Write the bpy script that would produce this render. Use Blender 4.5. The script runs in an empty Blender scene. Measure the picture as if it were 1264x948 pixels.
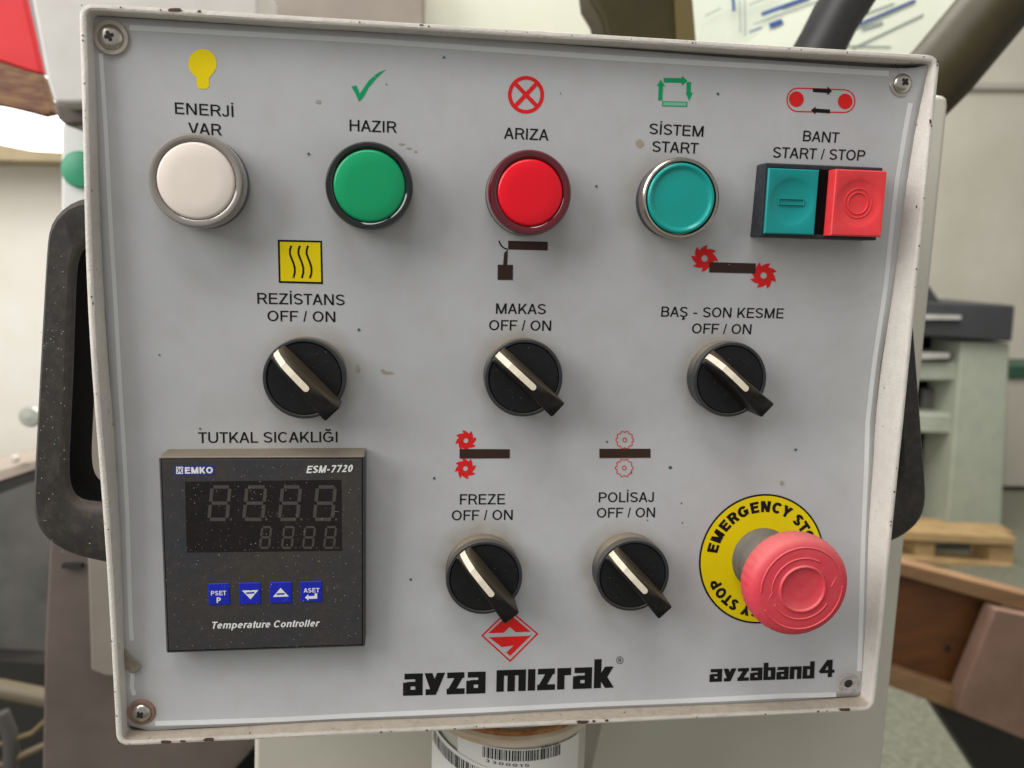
import bpy, bmesh, math, random
from mathutils import Vector, Matrix
from mathutils.bvhtree import BVHTree
from math import sin, cos, pi, radians

random.seed(7)
S = bpy.context.scene
COL = S.collection

# ------------------------------------------------------------------ camera
CAM = Vector((-0.0462960841, -0.3029970920, 0.0547294647))
CR = Matrix(((0.9914639871, -0.0065795463, -0.1302147146),
             (-0.1275596435, 0.1576864006, -0.9792157369),
             (0.0269758860, 0.9874672813, 0.1555011028)))
FPX, CX, CY = 1041.5723, 632.0, 474.0
cd = bpy.data.cameras.new('camera')
cd.sensor_width = 36.0
cd.lens = 36.0 * FPX / 1264.0
cd.clip_start = 0.01
cd.clip_end = 100.0
cd.dof.use_dof = True
cd.dof.focus_distance = 0.312
cd.dof.aperture_fstop = 13.0
co = bpy.data.objects.new('camera', cd)
co.matrix_world = Matrix.Translation(CAM) @ CR.to_4x4()
COL.objects.link(co)
S.camera = co

# ------------------------------------------------------------------ light
w = bpy.data.worlds.new('World')
S.world = w
w.use_nodes = True
w.node_tree.nodes['Background'].inputs['Color'].default_value = (1.0, 0.985, 0.95, 1)
w.node_tree.nodes['Background'].inputs['Strength'].default_value = 0.33


def area(name, loc, target, sx, sy, power, color):
    l = bpy.data.lights.new(name, 'AREA')
    l.shape = 'RECTANGLE'
    l.size, l.size_y = sx, sy
    l.energy = power
    l.color = color
    o = bpy.data.objects.new(name, l)
    o.location = loc
    o.rotation_euler = (Vector(target) - Vector(loc)).to_track_quat('-Z', 'Y').to_euler()
    COL.objects.link(o)
    return o


area('window_light', (-1.30, -0.55, 0.85), (0, 0, 0), 1.1, 1.0, 20.5, (1.0, 0.985, 0.96))
area('overhead_fill', (-0.35, -0.75, 1.7), (0.05, 0.1, -0.1), 1.1, 0.6, 12.5, (1.0, 0.98, 0.95))  # unseen overhead lamp, added as soft fill
area('right_fill', (1.5, -0.8, 0.2), (0.05, 0, 0), 1.2, 1.5, 1.0, (1.0, 0.99, 0.96))  # unseen fill lamp added on the right side
area('left_wall_fill', (-1.7, 0.1, 0.25), (-0.45, 1.15, 0.05), 0.9, 0.9, 9.0, (1.0, 0.99, 0.97))  # unseen lamp added to brighten the white wall on the left
area('backdrop_fill', (0.35, 0.25, 1.15), (0.25, 0.70, 0.1), 0.8, 0.4, 5.5, (1.0, 1.0, 0.93))  # unseen lamp added to brighten the sheets behind the box
area('hall_light', (0.9, 1.6, 2.2), (1.3, 3.0, -0.6), 1.8, 1.8, 120.0, (1.0, 0.97, 0.90))

S.view_settings.view_transform = 'Standard'
S.view_settings.look = 'None'
S.view_settings.exposure = 0.28
S.view_settings.gamma = 1.0
S.view_settings.use_curve_mapping = False

# ------------------------------------------------------------------ helpers
BW, BH = 0.30, 0.30 / 1.1518264          # the front of the box
Z0 = -0.012                               # height of the crease in the face plate


def at(px, py, Y):
    """the point of the plane y = Y that lies under a place in the photograph"""
    d = CR @ Vector(((px - CX) / FPX, -(py - CY) / FPX, -1.0))
    return CAM + d * ((Y - CAM.y) / d.y)


def depth(x, z):
    """the face plate is dished: deepest along a soft crease at mid height"""
    if z > Z0:
        t = 1 - (z - Z0) / (BH / 2 - Z0)
    else:
        t = 1 - (Z0 - z) / (BH / 2 + Z0)
    t = max(0.0, min(1.0, t))
    t = 1 - math.sqrt((1 - t) ** 2 + 0.0012) + 0.02
    k = 0.5 + x / BW
    return 0.0060 + 0.0008 * k + t * (0.0052 + 0.0048 * k)


def on(px, py):
    """a point on the dished face plate"""
    Y = 0.010
    for _ in range(6):
        p = at(px, py, Y)
        Y = depth(p.x, p.z)
    return at(px, py, Y)


def lift(x, z, h):
    return Vector((x, depth(x, z) - h, z))


WL = {}
TREE = [None]


def skin(x, z):
    """height of the printed sheet itself"""
    if TREE[0] is not None:
        hit = TREE[0].ray_cast(Vector((x, -.1, z)), Vector((0, 1, 0)))
        if hit[0] is not None:
            return hit[0].y
    return depth(x, z)



def srgb(c):
    if isinstance(c, (int, float)):
        c = (c, c, c)
    r = []
    for v in c:
        v = v / 255.0
        r.append(v / 12.92 if v <= 0.04045 else ((v + 0.055) / 1.055) ** 2.4)
    return tuple(r) + (1.0,)


def mat(name, col, rough=0.5, metal=0.0, var=0.0, scale=60.0, bump=0.0, bscale=900.0,
        dust=0.0, dcol=(150, 138, 118), fleck=0.0, fcol=(96, 70, 52), fscale=260.0,
        coat=0.0, trans=0.0, sss=0.0, col2=None, stretch=None, spec=0.5, emit=0.0, ddir=0.35):
    m = bpy.data.materials.new(name)
    m.use_nodes = True
    nt = m.node_tree
    N, L = nt.nodes, nt.links
    b = N['Principled BSDF']
    c = srgb(col)
    b.inputs['Roughness'].default_value = rough
    b.inputs['Metallic'].default_value = metal
    b.inputs['Specular IOR Level'].default_value = spec
    b.inputs['Coat Weight'].default_value = coat
    b.inputs['Coat Roughness'].default_value = 0.08
    b.inputs['Transmission Weight'].default_value = trans
    tc = N.new('ShaderNodeTexCoord')
    vec = tc.outputs['Object']
    if stretch:
        mp = N.new('ShaderNodeMapping')
        mp.inputs['Scale'].default_value = stretch
        L.new(vec, mp.inputs['Vector'])
        vec = mp.outputs['Vector']

    def noise(sc, det=4, rgh=0.6):
        n = N.new('ShaderNodeTexNoise')
        n.inputs['Scale'].default_value = sc
        n.inputs['Detail'].default_value = det
        n.inputs['Roughness'].default_value = rgh
        L.new(vec, n.inputs['Vector'])
        return n.outputs['Fac']

    def ramp(src, a, b_):
        r = N.new('ShaderNodeMapRange')
        r.inputs['From Min'].default_value = a
        r.inputs['From Max'].default_value = b_
        L.new(src, r.inputs['Value'])
        return r.outputs['Result']

    def mix(f, a, b_):
        x = N.new('ShaderNodeMix')
        x.data_type = 'RGBA'
        if isinstance(f, (int, float)):
            x.inputs['Factor'].default_value = f
        else:
            L.new(f, x.inputs['Factor'])
        for s, i in ((a, 'A'), (b_, 'B')):
            if isinstance(s, tuple):
                [q for q in x.inputs if q.name == i and q.type == 'RGBA'][0].default_value = s
            else:
                L.new(s, [q for q in x.inputs if q.name == i and q.type == 'RGBA'][0])
        return [q for q in x.outputs if q.type == 'RGBA'][0]

    def mul(a, k):
        x = N.new('ShaderNodeMath')
        x.operation = 'MULTIPLY'
        L.new(a, x.inputs[0])
        if isinstance(k, (int, float)):
            x.inputs[1].default_value = k
        else:
            L.new(k, x.inputs[1])
        return x.outputs[0]

    cur = c
    if var > 0 or col2:
        d = srgb(col2) if col2 else tuple(v * (1 - var) for v in c[:3]) + (1,)
        cur = mix(ramp(noise(scale), 0.32, 0.68), c, d)
    if dust > 0:
        g = N.new('ShaderNodeNewGeometry')
        sp = N.new('ShaderNodeSeparateXYZ')
        L.new(g.outputs['Normal'], sp.inputs[0])
        up = ramp(sp.outputs['Z'], 0.05, 0.75)
        f = N.new('ShaderNodeMath')
        f.operation = 'ADD'
        L.new(mul(up, ddir), f.inputs[0])
        L.new(mul(ramp(noise(bscale * 0.25, 6, 0.7), 0.45, 0.75), dust), f.inputs[1])
        f.use_clamp = True
        cur = mix(f.outputs[0], cur, srgb(dcol))
    if fleck > 0:
        cur = mix(ramp(noise(fscale, 3, 0.5), 0.74 - fleck * 0.1, 0.77 - fleck * 0.1), cur, srgb(fcol))
    if isinstance(cur, tuple):
        b.inputs['Base Color'].default_value = cur
    else:
        L.new(cur, b.inputs['Base Color'])
    if rough > 0.15 and metal < 0.5:
        rr = N.new('ShaderNodeMapRange')
        rr.inputs['To Min'].default_value = max(0.05, rough - 0.08)
        rr.inputs['To Max'].default_value = min(1.0, rough + 0.1)
        L.new(noise(scale * 2.3), rr.inputs['Value'])
        L.new(rr.outputs[0], b.inputs['Roughness'])
    if bump > 0:
        bp = N.new('ShaderNodeBump')
        bp.inputs['Strength'].default_value = bump
        bp.inputs['Distance'].default_value = 0.0004
        L.new(noise(bscale, 3), bp.inputs['Height'])
        L.new(bp.outputs[0], b.inputs['Normal'])
    if emit > 0:
        b.inputs['Emission Color'].default_value = c
        b.inputs['Emission Strength'].default_value = emit
    return m


def link(o, parent, loc):
    COL.objects.link(o)
    loc = Vector(loc)
    WL[o.name] = loc
    if parent is not None:
        o.parent = parent
        o.location = loc - WL[parent.name]
    else:
        o.location = loc
    return o


def thing(name, label, cat, loc, group=None):
    o = bpy.data.objects.new(name, None)
    o.empty_display_size = 0.02
    link(o, None, loc)
    o['label'] = label
    o['category'] = cat
    if group:
        o['group'] = group
    return o


def tag(o, label=None, cat=None, group=None, kind=None):
    for k, v in (('label', label), ('category', cat), ('group', group), ('kind', kind)):
        if v:
            o[k] = v
    return o


def obj(name, vs, fs, m, parent=None, loc=None, smooth=0.0, bevel=0.0, tri=False, segs=2):
    if loc is None:
        if parent is not None:
            loc = WL[parent.name]
        else:
            loc = sum((Vector(v) for v in vs), Vector()) / len(vs)
    loc = Vector(loc)
    me = bpy.data.meshes.new(name)
    me.from_pydata([tuple(Vector(v) - loc) for v in vs], [], fs)
    me.materials.append(m)
    bm = bmesh.new()
    bm.from_mesh(me)
    if not tri:
        bmesh.ops.recalc_face_normals(bm, faces=bm.faces)
    bm.to_mesh(me)
    bm.free()
    if smooth:
        me.shade_smooth()
        me.set_sharp_from_angle(angle=radians(smooth))
    o = bpy.data.objects.new(name, me)
    link(o, parent, loc)
    if bevel:
        b = o.modifiers.new('bevel', 'BEVEL')
        b.width = bevel
        b.segments = segs
        b.limit_method = 'ANGLE'
        b.angle_limit = radians(40)
        me.shade_smooth()
        b.harden_normals = True
    return o


def lathe(name, O, prof, m, parent, n=96, smooth=35, knurl=None, lean=0.0):
    """turn a profile of (radius, height) pairs about the axis that leaves the plate"""
    vs, fs = [], []
    O = Vector(O)
    for j, (r, h) in enumerate(prof):
        for i in range(n):
            a = 2 * pi * i / n
            rr = r
            if knurl and knurl[0] <= j <= knurl[1]:
                rr = r * (1 + knurl[3] * (1 if (i * knurl[2] // n) % 2 else -1))
            vs.append(O + Vector(((rr * cos(a) + h * lean) * 1e-3, -h * 1e-3, rr * sin(a) * 1e-3)))
    for j in range(len(prof) - 1):
        for i in range(n):
            k = (i + 1) % n
            fs.append((j * n + i, j * n + k, (j + 1) * n + k, (j + 1) * n + i))
    if prof[-1][0] > 0.02:
        fs.append(tuple(range((len(prof) - 1) * n, len(prof) * n)))
    return obj(name, vs, fs, m, parent, loc=O, smooth=smooth, tri=True)


def slab(name, pts, Y, th, m, parent=None, bevel=0.0, Ys=None):
    """a solid with a polygonal face at y = Y and real thickness th behind it"""
    f = [at(px, py, Ys[i] if Ys else Y) for i, (px, py) in enumerate(pts)]
    n = len(f)
    vs = f + [p + Vector((0, th, 0)) for p in f]
    fs = [tuple(range(n)), tuple(reversed(range(n, 2 * n)))]
    fs += [(i, (i + 1) % n, n + (i + 1) % n, n + i) for i in range(n)]
    return obj(name, vs, fs, m, parent, bevel=bevel)


def box(name, x0, x1, y0, y1, z0, z1, m, parent=None, bevel=0.0, loc=None):
    vs = [(x, y, z) for x in (x0, x1) for y in (y0, y1) for z in (z0, z1)]
    fs = [(0, 1, 3, 2), (4, 6, 7, 5), (0, 4, 5, 1), (2, 3, 7, 6), (0, 2, 6, 4), (1, 5, 7, 3)]
    return obj(name, vs, fs, m, parent, bevel=bevel, loc=loc)


def tube(name, pts, r, m, parent=None, n=24, smooth=50, rads=None):
    vs, fs = [], []
    P = [Vector(p) for p in pts]
    prev = None
    for i, p in enumerate(P):
        t = (P[min(i + 1, len(P) - 1)] - P[max(i - 1, 0)]).normalized()
        u = (t.cross(Vector((0.13, 1, 0.2)))).normalized() if prev is None else (prev - t * prev.dot(t)).normalized()
        prev = u
        v = t.cross(u)
        rr = rads[i] if rads else r
        for k in range(n):
            a = 2 * pi * k / n
            vs.append(p + (u * cos(a) + v * sin(a)) * rr)
    for i in range(len(P) - 1):
        for k in range(n):
            l = (k + 1) % n
            fs.append((i * n + k, i * n + l, (i + 1) * n + l, (i + 1) * n + k))
    fs.append(tuple(range(n)))
    fs.append(tuple(reversed(range((len(P) - 1) * n, len(P) * n))))
    return obj(name, vs, fs, m, parent, smooth=smooth)


# ------------------------------------------------------------------ print
def arc(cx, cy, rx, ry, d0, d1, n=None):
    n = n or max(4, int(abs(d1 - d0) / 15))
    return [(cx + rx * cos(radians(d0 + (d1 - d0) * i / n)), cy + ry * sin(radians(d0 + (d1 - d0) * i / n)))
            for i in range(n + 1)]


def strip(pts, w, closed=False):
    """mitred ribbon along a polyline -> list of quads (each 4 points)"""
    P = [Vector(p) for p in pts]
    n = len(P)
    L_, R_ = [], []
    for i in range(n):
        if closed:
            a, b = P[i - 1], P[(i + 1) % n]
            d0, d1 = (P[i] - a), (b - P[i])
        else:
            d0 = P[i] - P[i - 1] if i else P[1] - P[0]
            d1 = P[i + 1] - P[i] if i < n - 1 else P[i] - P[i - 1]
        d0 = d0.normalized()
        d1 = d1.normalized()
        nn = Vector((-d0.y, d0.x)) + Vector((-d1.y, d1.x))
        if nn.length < 1e-6:
            nn = Vector((-d0.y, d0.x))
        nn.normalize()
        k = min(1.6, 1.0 / max(0.3, nn.dot(Vector((-d0.y, d0.x)))))
        L_.append(P[i] + nn * w / 2 * k)
        R_.append(P[i] - nn * w / 2 * k)
    out = []
    for i in range(n if closed else n - 1):
        j = (i + 1) % n
        out.append([tuple(L_[i]), tuple(R_[i]), tuple(R_[j]), tuple(L_[j])])
    return out


def bowl(x0, x1, y0, y1):
    r = (y1 - y0) / 2
    rx = min(r, (x1 - x0) * 0.8)
    return [(x0, y1)] + arc(x1 - rx, (y0 + y1) / 2, rx, r, 90, -90) + [(x0, y0)]


def glyph(ch, w):
    """letters drawn from strokes of width w; capital height 1. ('p', pts, closed) or ('d', x0,y0,x1,y1)"""
    a = w / 2
    T, B = 1 - a, a
    M = 0.5
    h = w * 0.56
    x = 0.74            # height of small letters
    X = x - a
    g = {
        'A': (.74, [('d', h, 0, .37, 1), ('d', .74 - h, 0, .37, 1), ('p', [(.17, .33), (.57, .33)])]),
        'B': (.66, [('p', [(a, 0), (a, 1)]), ('p', bowl(w, .62 - a, .52, T)), ('p', bowl(w, .66 - a, B, .52))]),
        'C': (.74, [('p', arc(.38, .5, .38 - a, .5 - a, 42, 318))]),
        'E': (.62, [('p', [(a, 0), (a, 1)]), ('p', [(w, T), (.60, T)]), ('p', [(w, .53), (.56, .53)]), ('p', [(w, B), (.62, B)])]),
        'F': (.58, [('p', [(a, 0), (a, 1)]), ('p', [(w, T), (.58, T)]), ('p', [(w, .50), (.50, .50)])]),
        'G': (.78, [('p', arc(.39, .5, .39 - a, .5 - a, 42, 322) + [(.77 - a, .2)]), ('p', [(.42, .47), (.77, .47)]), ('p', [(.77 - a, .12), (.77 - a, .44)])]),
        'H': (.70, [('p', [(a, 0), (a, 1)]), ('p', [(.70 - a, 0), (.70 - a, 1)]), ('p', [(w, .53), (.70 - w, .53)])]),
        'I': (w, [('p', [(a, 0), (a, 1)])]),
        'J': (.48, [('p', [(.48 - a, 1), (.48 - a, .25)] + arc(.24, .24, .24 - a, .24 - a * .9, 0, -180))]),
        'K': (.70, [('p', [(a, 0), (a, 1)]), ('d', .70 - w * .7, 0, .24, .62), ('d', w * .9, .30, .66 - w * .6, 1)]),
        'L': (.54, [('p', [(a, 0), (a, 1)]), ('p', [(w, B), (.54, B)])]),
        'M': (.82, [('p', [(a, 0), (a, 1)]), ('p', [(.82 - a, 0), (.82 - a, 1)]), ('d', .41, 0, a * 1.2, 1), ('d', .41, 0, .82 - a * 1.2, 1)]),
        'N': (.70, [('p', [(a, 0), (a, 1)]), ('p', [(.70 - a, 0), (.70 - a, 1)]), ('d', .70 - a * 1.2, 0, a * 1.2, 1)]),
        'O': (.78, [('p', arc(.39, .5, .39 - a, .5 - a, 0, 345, 23), 1)]),
        'P': (.64, [('p', [(a, 0), (a, 1)]), ('p', bowl(w, .64 - a, .46, T))]),
        'R': (.70, [('p', [(a, 0), (a, 1)]), ('p', bowl(w, .66 - a, .48, T)), ('d', .72 - w * .6, 0, .42, .47)]),
        'S': (.65, [('p', arc(.325, .735, .325 - a * 1.1, .265 - a, 20, 268, 14)[:-1] + arc(.325, .27, .325 - a, .265 - a * .9, 88, -162, 14))]),
        'T': (.62, [('p', [(.31, 0), (.31, 1 - w)]), ('p', [(0, T), (.62, T)])]),
        'U': (.70, [('p', [(a, 1), (a, .36)] + arc(.35, .34, .35 - a, .34 - a, 180, 360) + [(.70 - a, .36), (.70 - a, 1)])]),
        'V': (.72, [('d', .36, 0, h, 1), ('d', .36, 0, .72 - h, 1)]),
        'Y': (.70, [('p', [(.35, 0), (.35, .45)]), ('d', .35, .40, h, 1), ('d', .35, .40, .70 - h, 1)]),
        'Z': (.66, [('p', [(.03, T), (.64, T)]), ('p', [(0, B), (.66, B)]), ('d', w * .75, w * .8, .64 - w * .75, 1 - w * .8)]),
        '/': (.30, [('d', w * .5, 0, .30 - w * .5, 1, w * .72)]),
        '-': (.32, [('p', [(0, .38), (.32, .38)])]),
        ' ': (.16, []),
        '.': (w, [('p', [(0, a), (w, a)])]),
        '0': (.54, [('p', arc(.27, .5, .27 - a, .5 - a, 0, 345, 23), 1)]),
        '1': (.34, [('p', [(.30 - a, 0), (.30 - a, 1)]), ('d', .04, .72, .26 - a, .93)]),
        '2': (.54, [('p', arc(.27, .72, .25 - a, .28 - a, 160, -40, 12) + [(a, B), (.54, B)])]),
        '3': (.54, [('p', arc(.26, .75, .24 - a, .25 - a, 150, -90, 12)), ('p', arc(.26, .27, .26 - a, .27 - a, 90, -150, 12))]),
        '5': (.54, [('p', [(.50, T), (.12, T), (.09, .55)] + arc(.26, .33, .26 - a, .33 - a, 120, -150, 12))]),
        '7': (.54, [('p', [(0, T), (.54, T)]), ('d', .20, 0, .50 - w * .3, 1 - w)]),
        'a': (.56, [('p', arc(.27, X - .17, .24 - a * .6, .17, 150, 0, 8) + [(.53 - a, .0)]), ('p', [(.53 - w, .42)] + arc(.23, .23, .20 - a * .6, .20 - a * .5, 90, 270, 9) + [(.53 - w, .09)])]),
        'b': (.56, [('p', [(a, 0), (a, 1)]), ('p', bowl(w, .56 - a, B, X))]),
        'e': (.58, [('p', [(w * .8, .39), (.57 - a, .39)] + arc(.29, .37, .28 - a, .37 - a, 5, 318, 18))]),
        'l': (w, [('p', [(a, 0), (a, 1)])]),
        'm': (.86, [('p', [(a, 0), (a, x)]), ('p', [(w, X - .04), (.26, X)] + arc(.33, X - .14, .10, .14, 90, 0, 4) + [(.43, 0)]), ('p', [(.43 + a, X - .04), (.62, X)] + arc(.72, X - .14, .14 - a, .14, 90, 0, 4) + [(.86 - a, 0)])]),
        'n': (.54, [('p', [(a, 0), (a, x)]), ('p', [(w, X - .04), (.30, X)] + arc(.36, X - .16, .18 - a, .16, 90, 0, 5) + [(.54 - a, 0)])]),
        'o': (.58, [('p', arc(.29, x / 2, .29 - a, x / 2 - a, 0, 345, 18), 1)]),
        'p': (.56, [('p', [(a, -.28), (a, x)]), ('p', bowl(w, .56 - a, B, X))]),
        'r': (.34, [('p', [(a, 0), (a, x)]), ('p', [(w, X - .08), (.24, X), (.36, X)])]),
        't': (.32, [('p', [(.15, .95), (.15, .12), (.30, B)]), ('p', [(0, X), (.30, X)])]),
        'u': (.54, [('p', [(a, x), (a, .24)] + arc(.25, .22, .25 - a, .22 - a, 180, 330, 7)), ('p', [(.54 - a, 0), (.54 - a, x)])]),
    }
    if ch == 'İ':
        return (w, [('p', [(a, 0), (a, 1)]), ('p', [(a, 1.10), (a, 1.10 + w * 1.1)])])
    if ch == 'Ş':
        W, st = g['S']
        return (W, st + [('p', [(.32, -.02), (.32, -.09), (.40, -.14), (.34, -.22), (.22, -.22)])])
    if ch == 'Ğ':
        W, st = g['G']
        return (W, st + [('p', arc(.39, 1.25, .15, .13, 180, 360, 8))])
    return g[ch]


def techno(ch, w):
    """heavy square lettering of the maker's name; height of small letters 1"""
    a = w / 2
    t = w * .80
    T, B = 1 - t / 2, t / 2
    if ch == 'a':
        return (.86, [('p', [(.06, T), (.86 - a, T)], 0, t), ('p', [(.86 - a, 0), (.86 - a, 1)], 0, w), ('p', [(.60, .52), (a, .52)], 0, t * .8), ('p', [(a, .60), (a, 0)], 0, w), ('p', [(.60, B), (w, B)], 0, t)])
    if ch == 'y':
        return (.92, [('d', .46, .18, a * 1.1, 1, w), ('d', .34, 0, .92 - a * 1.1, 1, w), ('p', [(.06, B), (.36, B)], 0, t)])
    if ch == 'z':
        return (.80, [('p', [(.02, T), (.78, T)], 0, t), ('p', [(0, B), (.80, B)], 0, t), ('d', w * .7, t * .8, .78 - w * .7, 1 - t * .8, w * .95)])
    if ch == 'm':
        return (1.30, [('p', [(k, 0), (k, 1)], 0, w) for k in (a, .65, 1.30 - a)] + [('p', [(w, T), (.65 - a, T)], 0, t), ('p', [(.65 + a, T), (1.30 - w, T)], 0, t)])
    if ch == 'ı':
        return (w, [('p', [(a, 0), (a, 1)], 0, w)])
    if ch == 'r':
        return (.62, [('p', [(a, 0), (a, 1)], 0, w), ('p', [(w, T), (.62, T)], 0, t), ('p', [(.62 - a * .9, 1 - t), (.62 - a * .9, .66)], 0, w * .9)])
    if ch == 'k':
        return (.92, [('p', [(a, 0), (a, 1.36)], 0, w), ('d', .92 - w * .62, 0, w * 1.1, .58, w * 1.05), ('d', w * 1.1, .42, .88 - w * .6, 1, w * 1.05)])
    if ch == 'b':
        return (.84, [('p', [(a, 0), (a, 1.36)], 0, w), ('p', [(.84 - a, 0), (.84 - a, 1)], 0, w), ('p', [(w, T), (.84 - w, T)], 0, t), ('p', [(w, B), (.84 - w, B)], 0, t)])
    if ch == 'd':
        return (.84, [('p', [(a, 0), (a, 1)], 0, w), ('p', [(.84 - a, 0), (.84 - a, 1.36)], 0, w), ('p', [(w, T), (.84 - w, T)], 0, t), ('p', [(w, B), (.84 - w, B)], 0, t)])
    if ch == 'n':
        return (.84, [('p', [(a, 0), (a, 1)], 0, w), ('p', [(.84 - a, 0), (.84 - a, 1)], 0, w), ('p', [(w, T), (.84 - w, T)], 0, t)])
    if ch == '4':
        return (1.12, [('p', [(.80, 0), (.80, 1.38)], 0, w), ('p', [(.05, .46), (1.12, .46)], 0, t), ('d', w * .5, .46, .80 - w * .2, 1.38, w)])
    return (.30, [])


BL_ = {c: .55 for c in 'COGĞQSŞeoacud'} | {c: .05 for c in 'AVYT/'} | {'Z': .4, 'J': .3, 't': .3, 'l': 1}
BR_ = {c: .55 for c in 'COQSŞDobpPeB'} | {c: .05 for c in 'AVYTKLFrt/'} | {'R': .25, 'E': .5, 'Z': .4}


def layout(text, wd, gap, face, slant=0.0):
    quads, x = [], 0.0
    pr = None
    for ch in text:
        W, st = face(ch, wd)
        if face is glyph and pr is not None:
            x += gap * (0.5 * BR_.get(pr, 1) + 0.5 * BL_.get(ch, 1) - 1) * 1.0
        pr = ch
        for k, s in enumerate(st):
            if s[0] == 'p':
                ww = s[3] if len(s) > 3 else wd
                q = strip(s[1], ww, bool(s[2]) if len(s) > 2 else False)
            else:
                x0, y0, x1, y1 = s[1:5]
                ww = s[5] if len(s) > 5 else wd
                L_ = math.hypot(x1 - x0, y1 - y0)
                hw = ww / 2 * L_ / max(0.2, abs(y1 - y0))
                hw = min(hw, ww)
                q = [[(x0 - hw, y0), (x0 + hw, y0), (x1 + hw, y1), (x1 - hw, y1)]]
            quads += [([(x + px + slant * py, py) for px, py in r], k) for r in q]
        x += W + (gap if ch != ' ' else gap)
    return quads, x - gap


def emit_quads(name, quads, place, m, parent):
    vs, fs = [], []
    for q, k in quads:
        b = len(vs)
        for px, py in q:
            vs.append(place(px, py, k))
        fs.append(tuple(range(b, b + len(q))))
    # make every face look at the camera side
    F = []
    for f in fs:
        nrm = Vector()
        for i in range(len(f)):
            a_, b_ = vs[f[i]], vs[f[(i + 1) % len(f)]]
            nrm += Vector(((a_.y - b_.y) * (a_.z + b_.z), (a_.z - b_.z) * (a_.x + b_.x), (a_.x - b_.x) * (a_.y + b_.y)))
        F.append(f if nrm.y < 0 else tuple(reversed(f)))
    return obj(name, vs, F, m, parent, tri=True)


def caption(name, text, p0, p1, cap, m, parent, wd=.115, gap=.16, face=glyph, Y=None, slant=0.0, base=0.00009):
    """a line of print between two baseline points; on the plate, or on the plane y = Y"""
    A = on(*p0) if Y is None else at(*p0, Y)
    Bp = on(*p1) if Y is None else at(*p1, Y)
    U = on(p0[0], p0[1] - cap) if Y is None else at(p0[0], p0[1] - cap, Y)
    H = U.z - A.z
    quads, W = layout(text, wd, gap, face, slant)
    dx, dz = (Bp.x - A.x) / W, (Bp.z - A.z) / W

    def place(px, py, k):
        x = A.x + dx * px - dz * py * 0
        z = A.z + dz * px + H * py
        y = (skin(x, z) if Y is None else Y) - base - k * 0.000012
        return Vector((x, y, z))
    return emit_quads(name, quads, place, m, parent)


def ink(name, polys, m, parent, Y=None, base=0.00009):
    """flat print given as polygons of places in the photograph"""
    def place(px, py, k):
        if Y is None:
            p = on(px, py)
            return Vector((p.x, skin(p.x, p.z) - base - k * 0.000012, p.z))
        p = at(px, py, Y)
        return Vector((p.x, Y - base - k * 0.000012, p.z))
    quads = []
    for k, p in enumerate(polys):
        if isinstance(p, dict):
            quads += [(q, k % 6) for q in strip(p['line'], p['w'], p.get('closed', False))]
        else:
            quads.append((p, k % 6))
    o = emit_quads(name, quads, place, m, parent)
    return o


def disc(cx, cy, r, ry=None, n=32):
    ry = ry or r
    return [(cx + r * cos(2 * pi * i / n), cy + ry * sin(2 * pi * i / n)) for i in range(n)]


def zm(pts, k, ox, oy):
    return [(p[0] / k + ox, p[1] / k + oy) for p in pts]


# ------------------------------------------------------------------ materials
M_rim = mat('worn_cream_paint', (218, 212, 204), .5, var=.10, scale=35, bump=.6, bscale=1100, dust=.18, dcol=(138, 124, 106), fleck=.28, fcol=(110, 84, 66), fscale=330, ddir=.75)
M_chip = mat('bare_brown_primer', (84, 58, 48), .7, var=.3, scale=500)
M_plate = mat('shadowed_plate_steel', (92, 90, 86), .6, var=.25, scale=60)  # plate tone darkened to carry the shadow in the gap beside the sheet
M_sheet = mat('silver_grey_foil', (184, 185, 187), .40, var=.085, scale=26, bump=.09, bscale=420, spec=.4, dust=.16, dcol=(160, 154, 144), ddir=0.0)
M_line = mat('pale_border_print', (212, 214, 215), .4, var=.06, scale=50, spec=.35)
M_black = mat('black_print', (20, 19, 20), .5, spec=.2)
M_brown = mat('brown_print', (58, 40, 34), .5, spec=.2, var=.15, scale=400)
M_redp = mat('red_print', (218, 34, 34), .5, spec=.2, var=.08, scale=300)
M_greenp = mat('green_print', (8, 150, 96), .5, spec=.2)
M_greenl = mat('pale_green_print', (112, 178, 150), .45)
M_yel = mat('yellow_print', (232, 208, 8), .5, spec=.2, var=.06, scale=120)
M_screw = mat('screw_steel', (190, 186, 178), .28, metal=1.0, bump=.12, bscale=900)
M_recess = mat('screw_recess', (30, 28, 27), .6)
M_washer = mat('screw_washer', (196, 186, 174), .5, var=.2, scale=300, metal=.3)
M_rust = mat('rusty_washer', (150, 118, 104), .6, var=.3, scale=300)
M_bezel = mat('bezel_black', (44, 47, 52), .40, spec=.35, bump=.08, bscale=900, dust=.05, dcol=(128, 118, 104), ddir=.30)
M_collar = mat('dusty_collar', (50, 52, 56), .5, bump=.12, bscale=900, dust=.10, dcol=(140, 129, 110), ddir=.85, spec=.3)
M_knob = mat('knob_black', (18, 18, 20), .36, spec=.3, bump=.12, bscale=1500, dust=.04, dcol=(100, 94, 86), ddir=0.0)
M_lever = mat('lever_black', (20, 19, 19), .42, spec=.22, bump=.12, bscale=1500, dust=.10, dcol=(90, 80, 64), ddir=.65)
M_ind = mat('ivory_mark', (226, 214, 194), .6, spec=.2, var=.12, scale=400)
M_ctrl = mat('controller_case', (60, 60, 63), .42, bump=.12, bscale=1300, var=.18, scale=45, dust=.18, dcol=(120, 108, 92), ddir=1.0)
M_ctrlf = mat('controller_face', (50, 52, 58), .36, spec=.35, bump=.06, bscale=1300, col2=(60, 55, 51), scale=28, dust=.10, dcol=(112, 102, 90), ddir=0)
M_disp = mat('display_window', (24, 20, 20), .25, spec=.3, bump=.03, bscale=900, dust=.06, dcol=(90, 84, 78), ddir=0)
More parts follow.
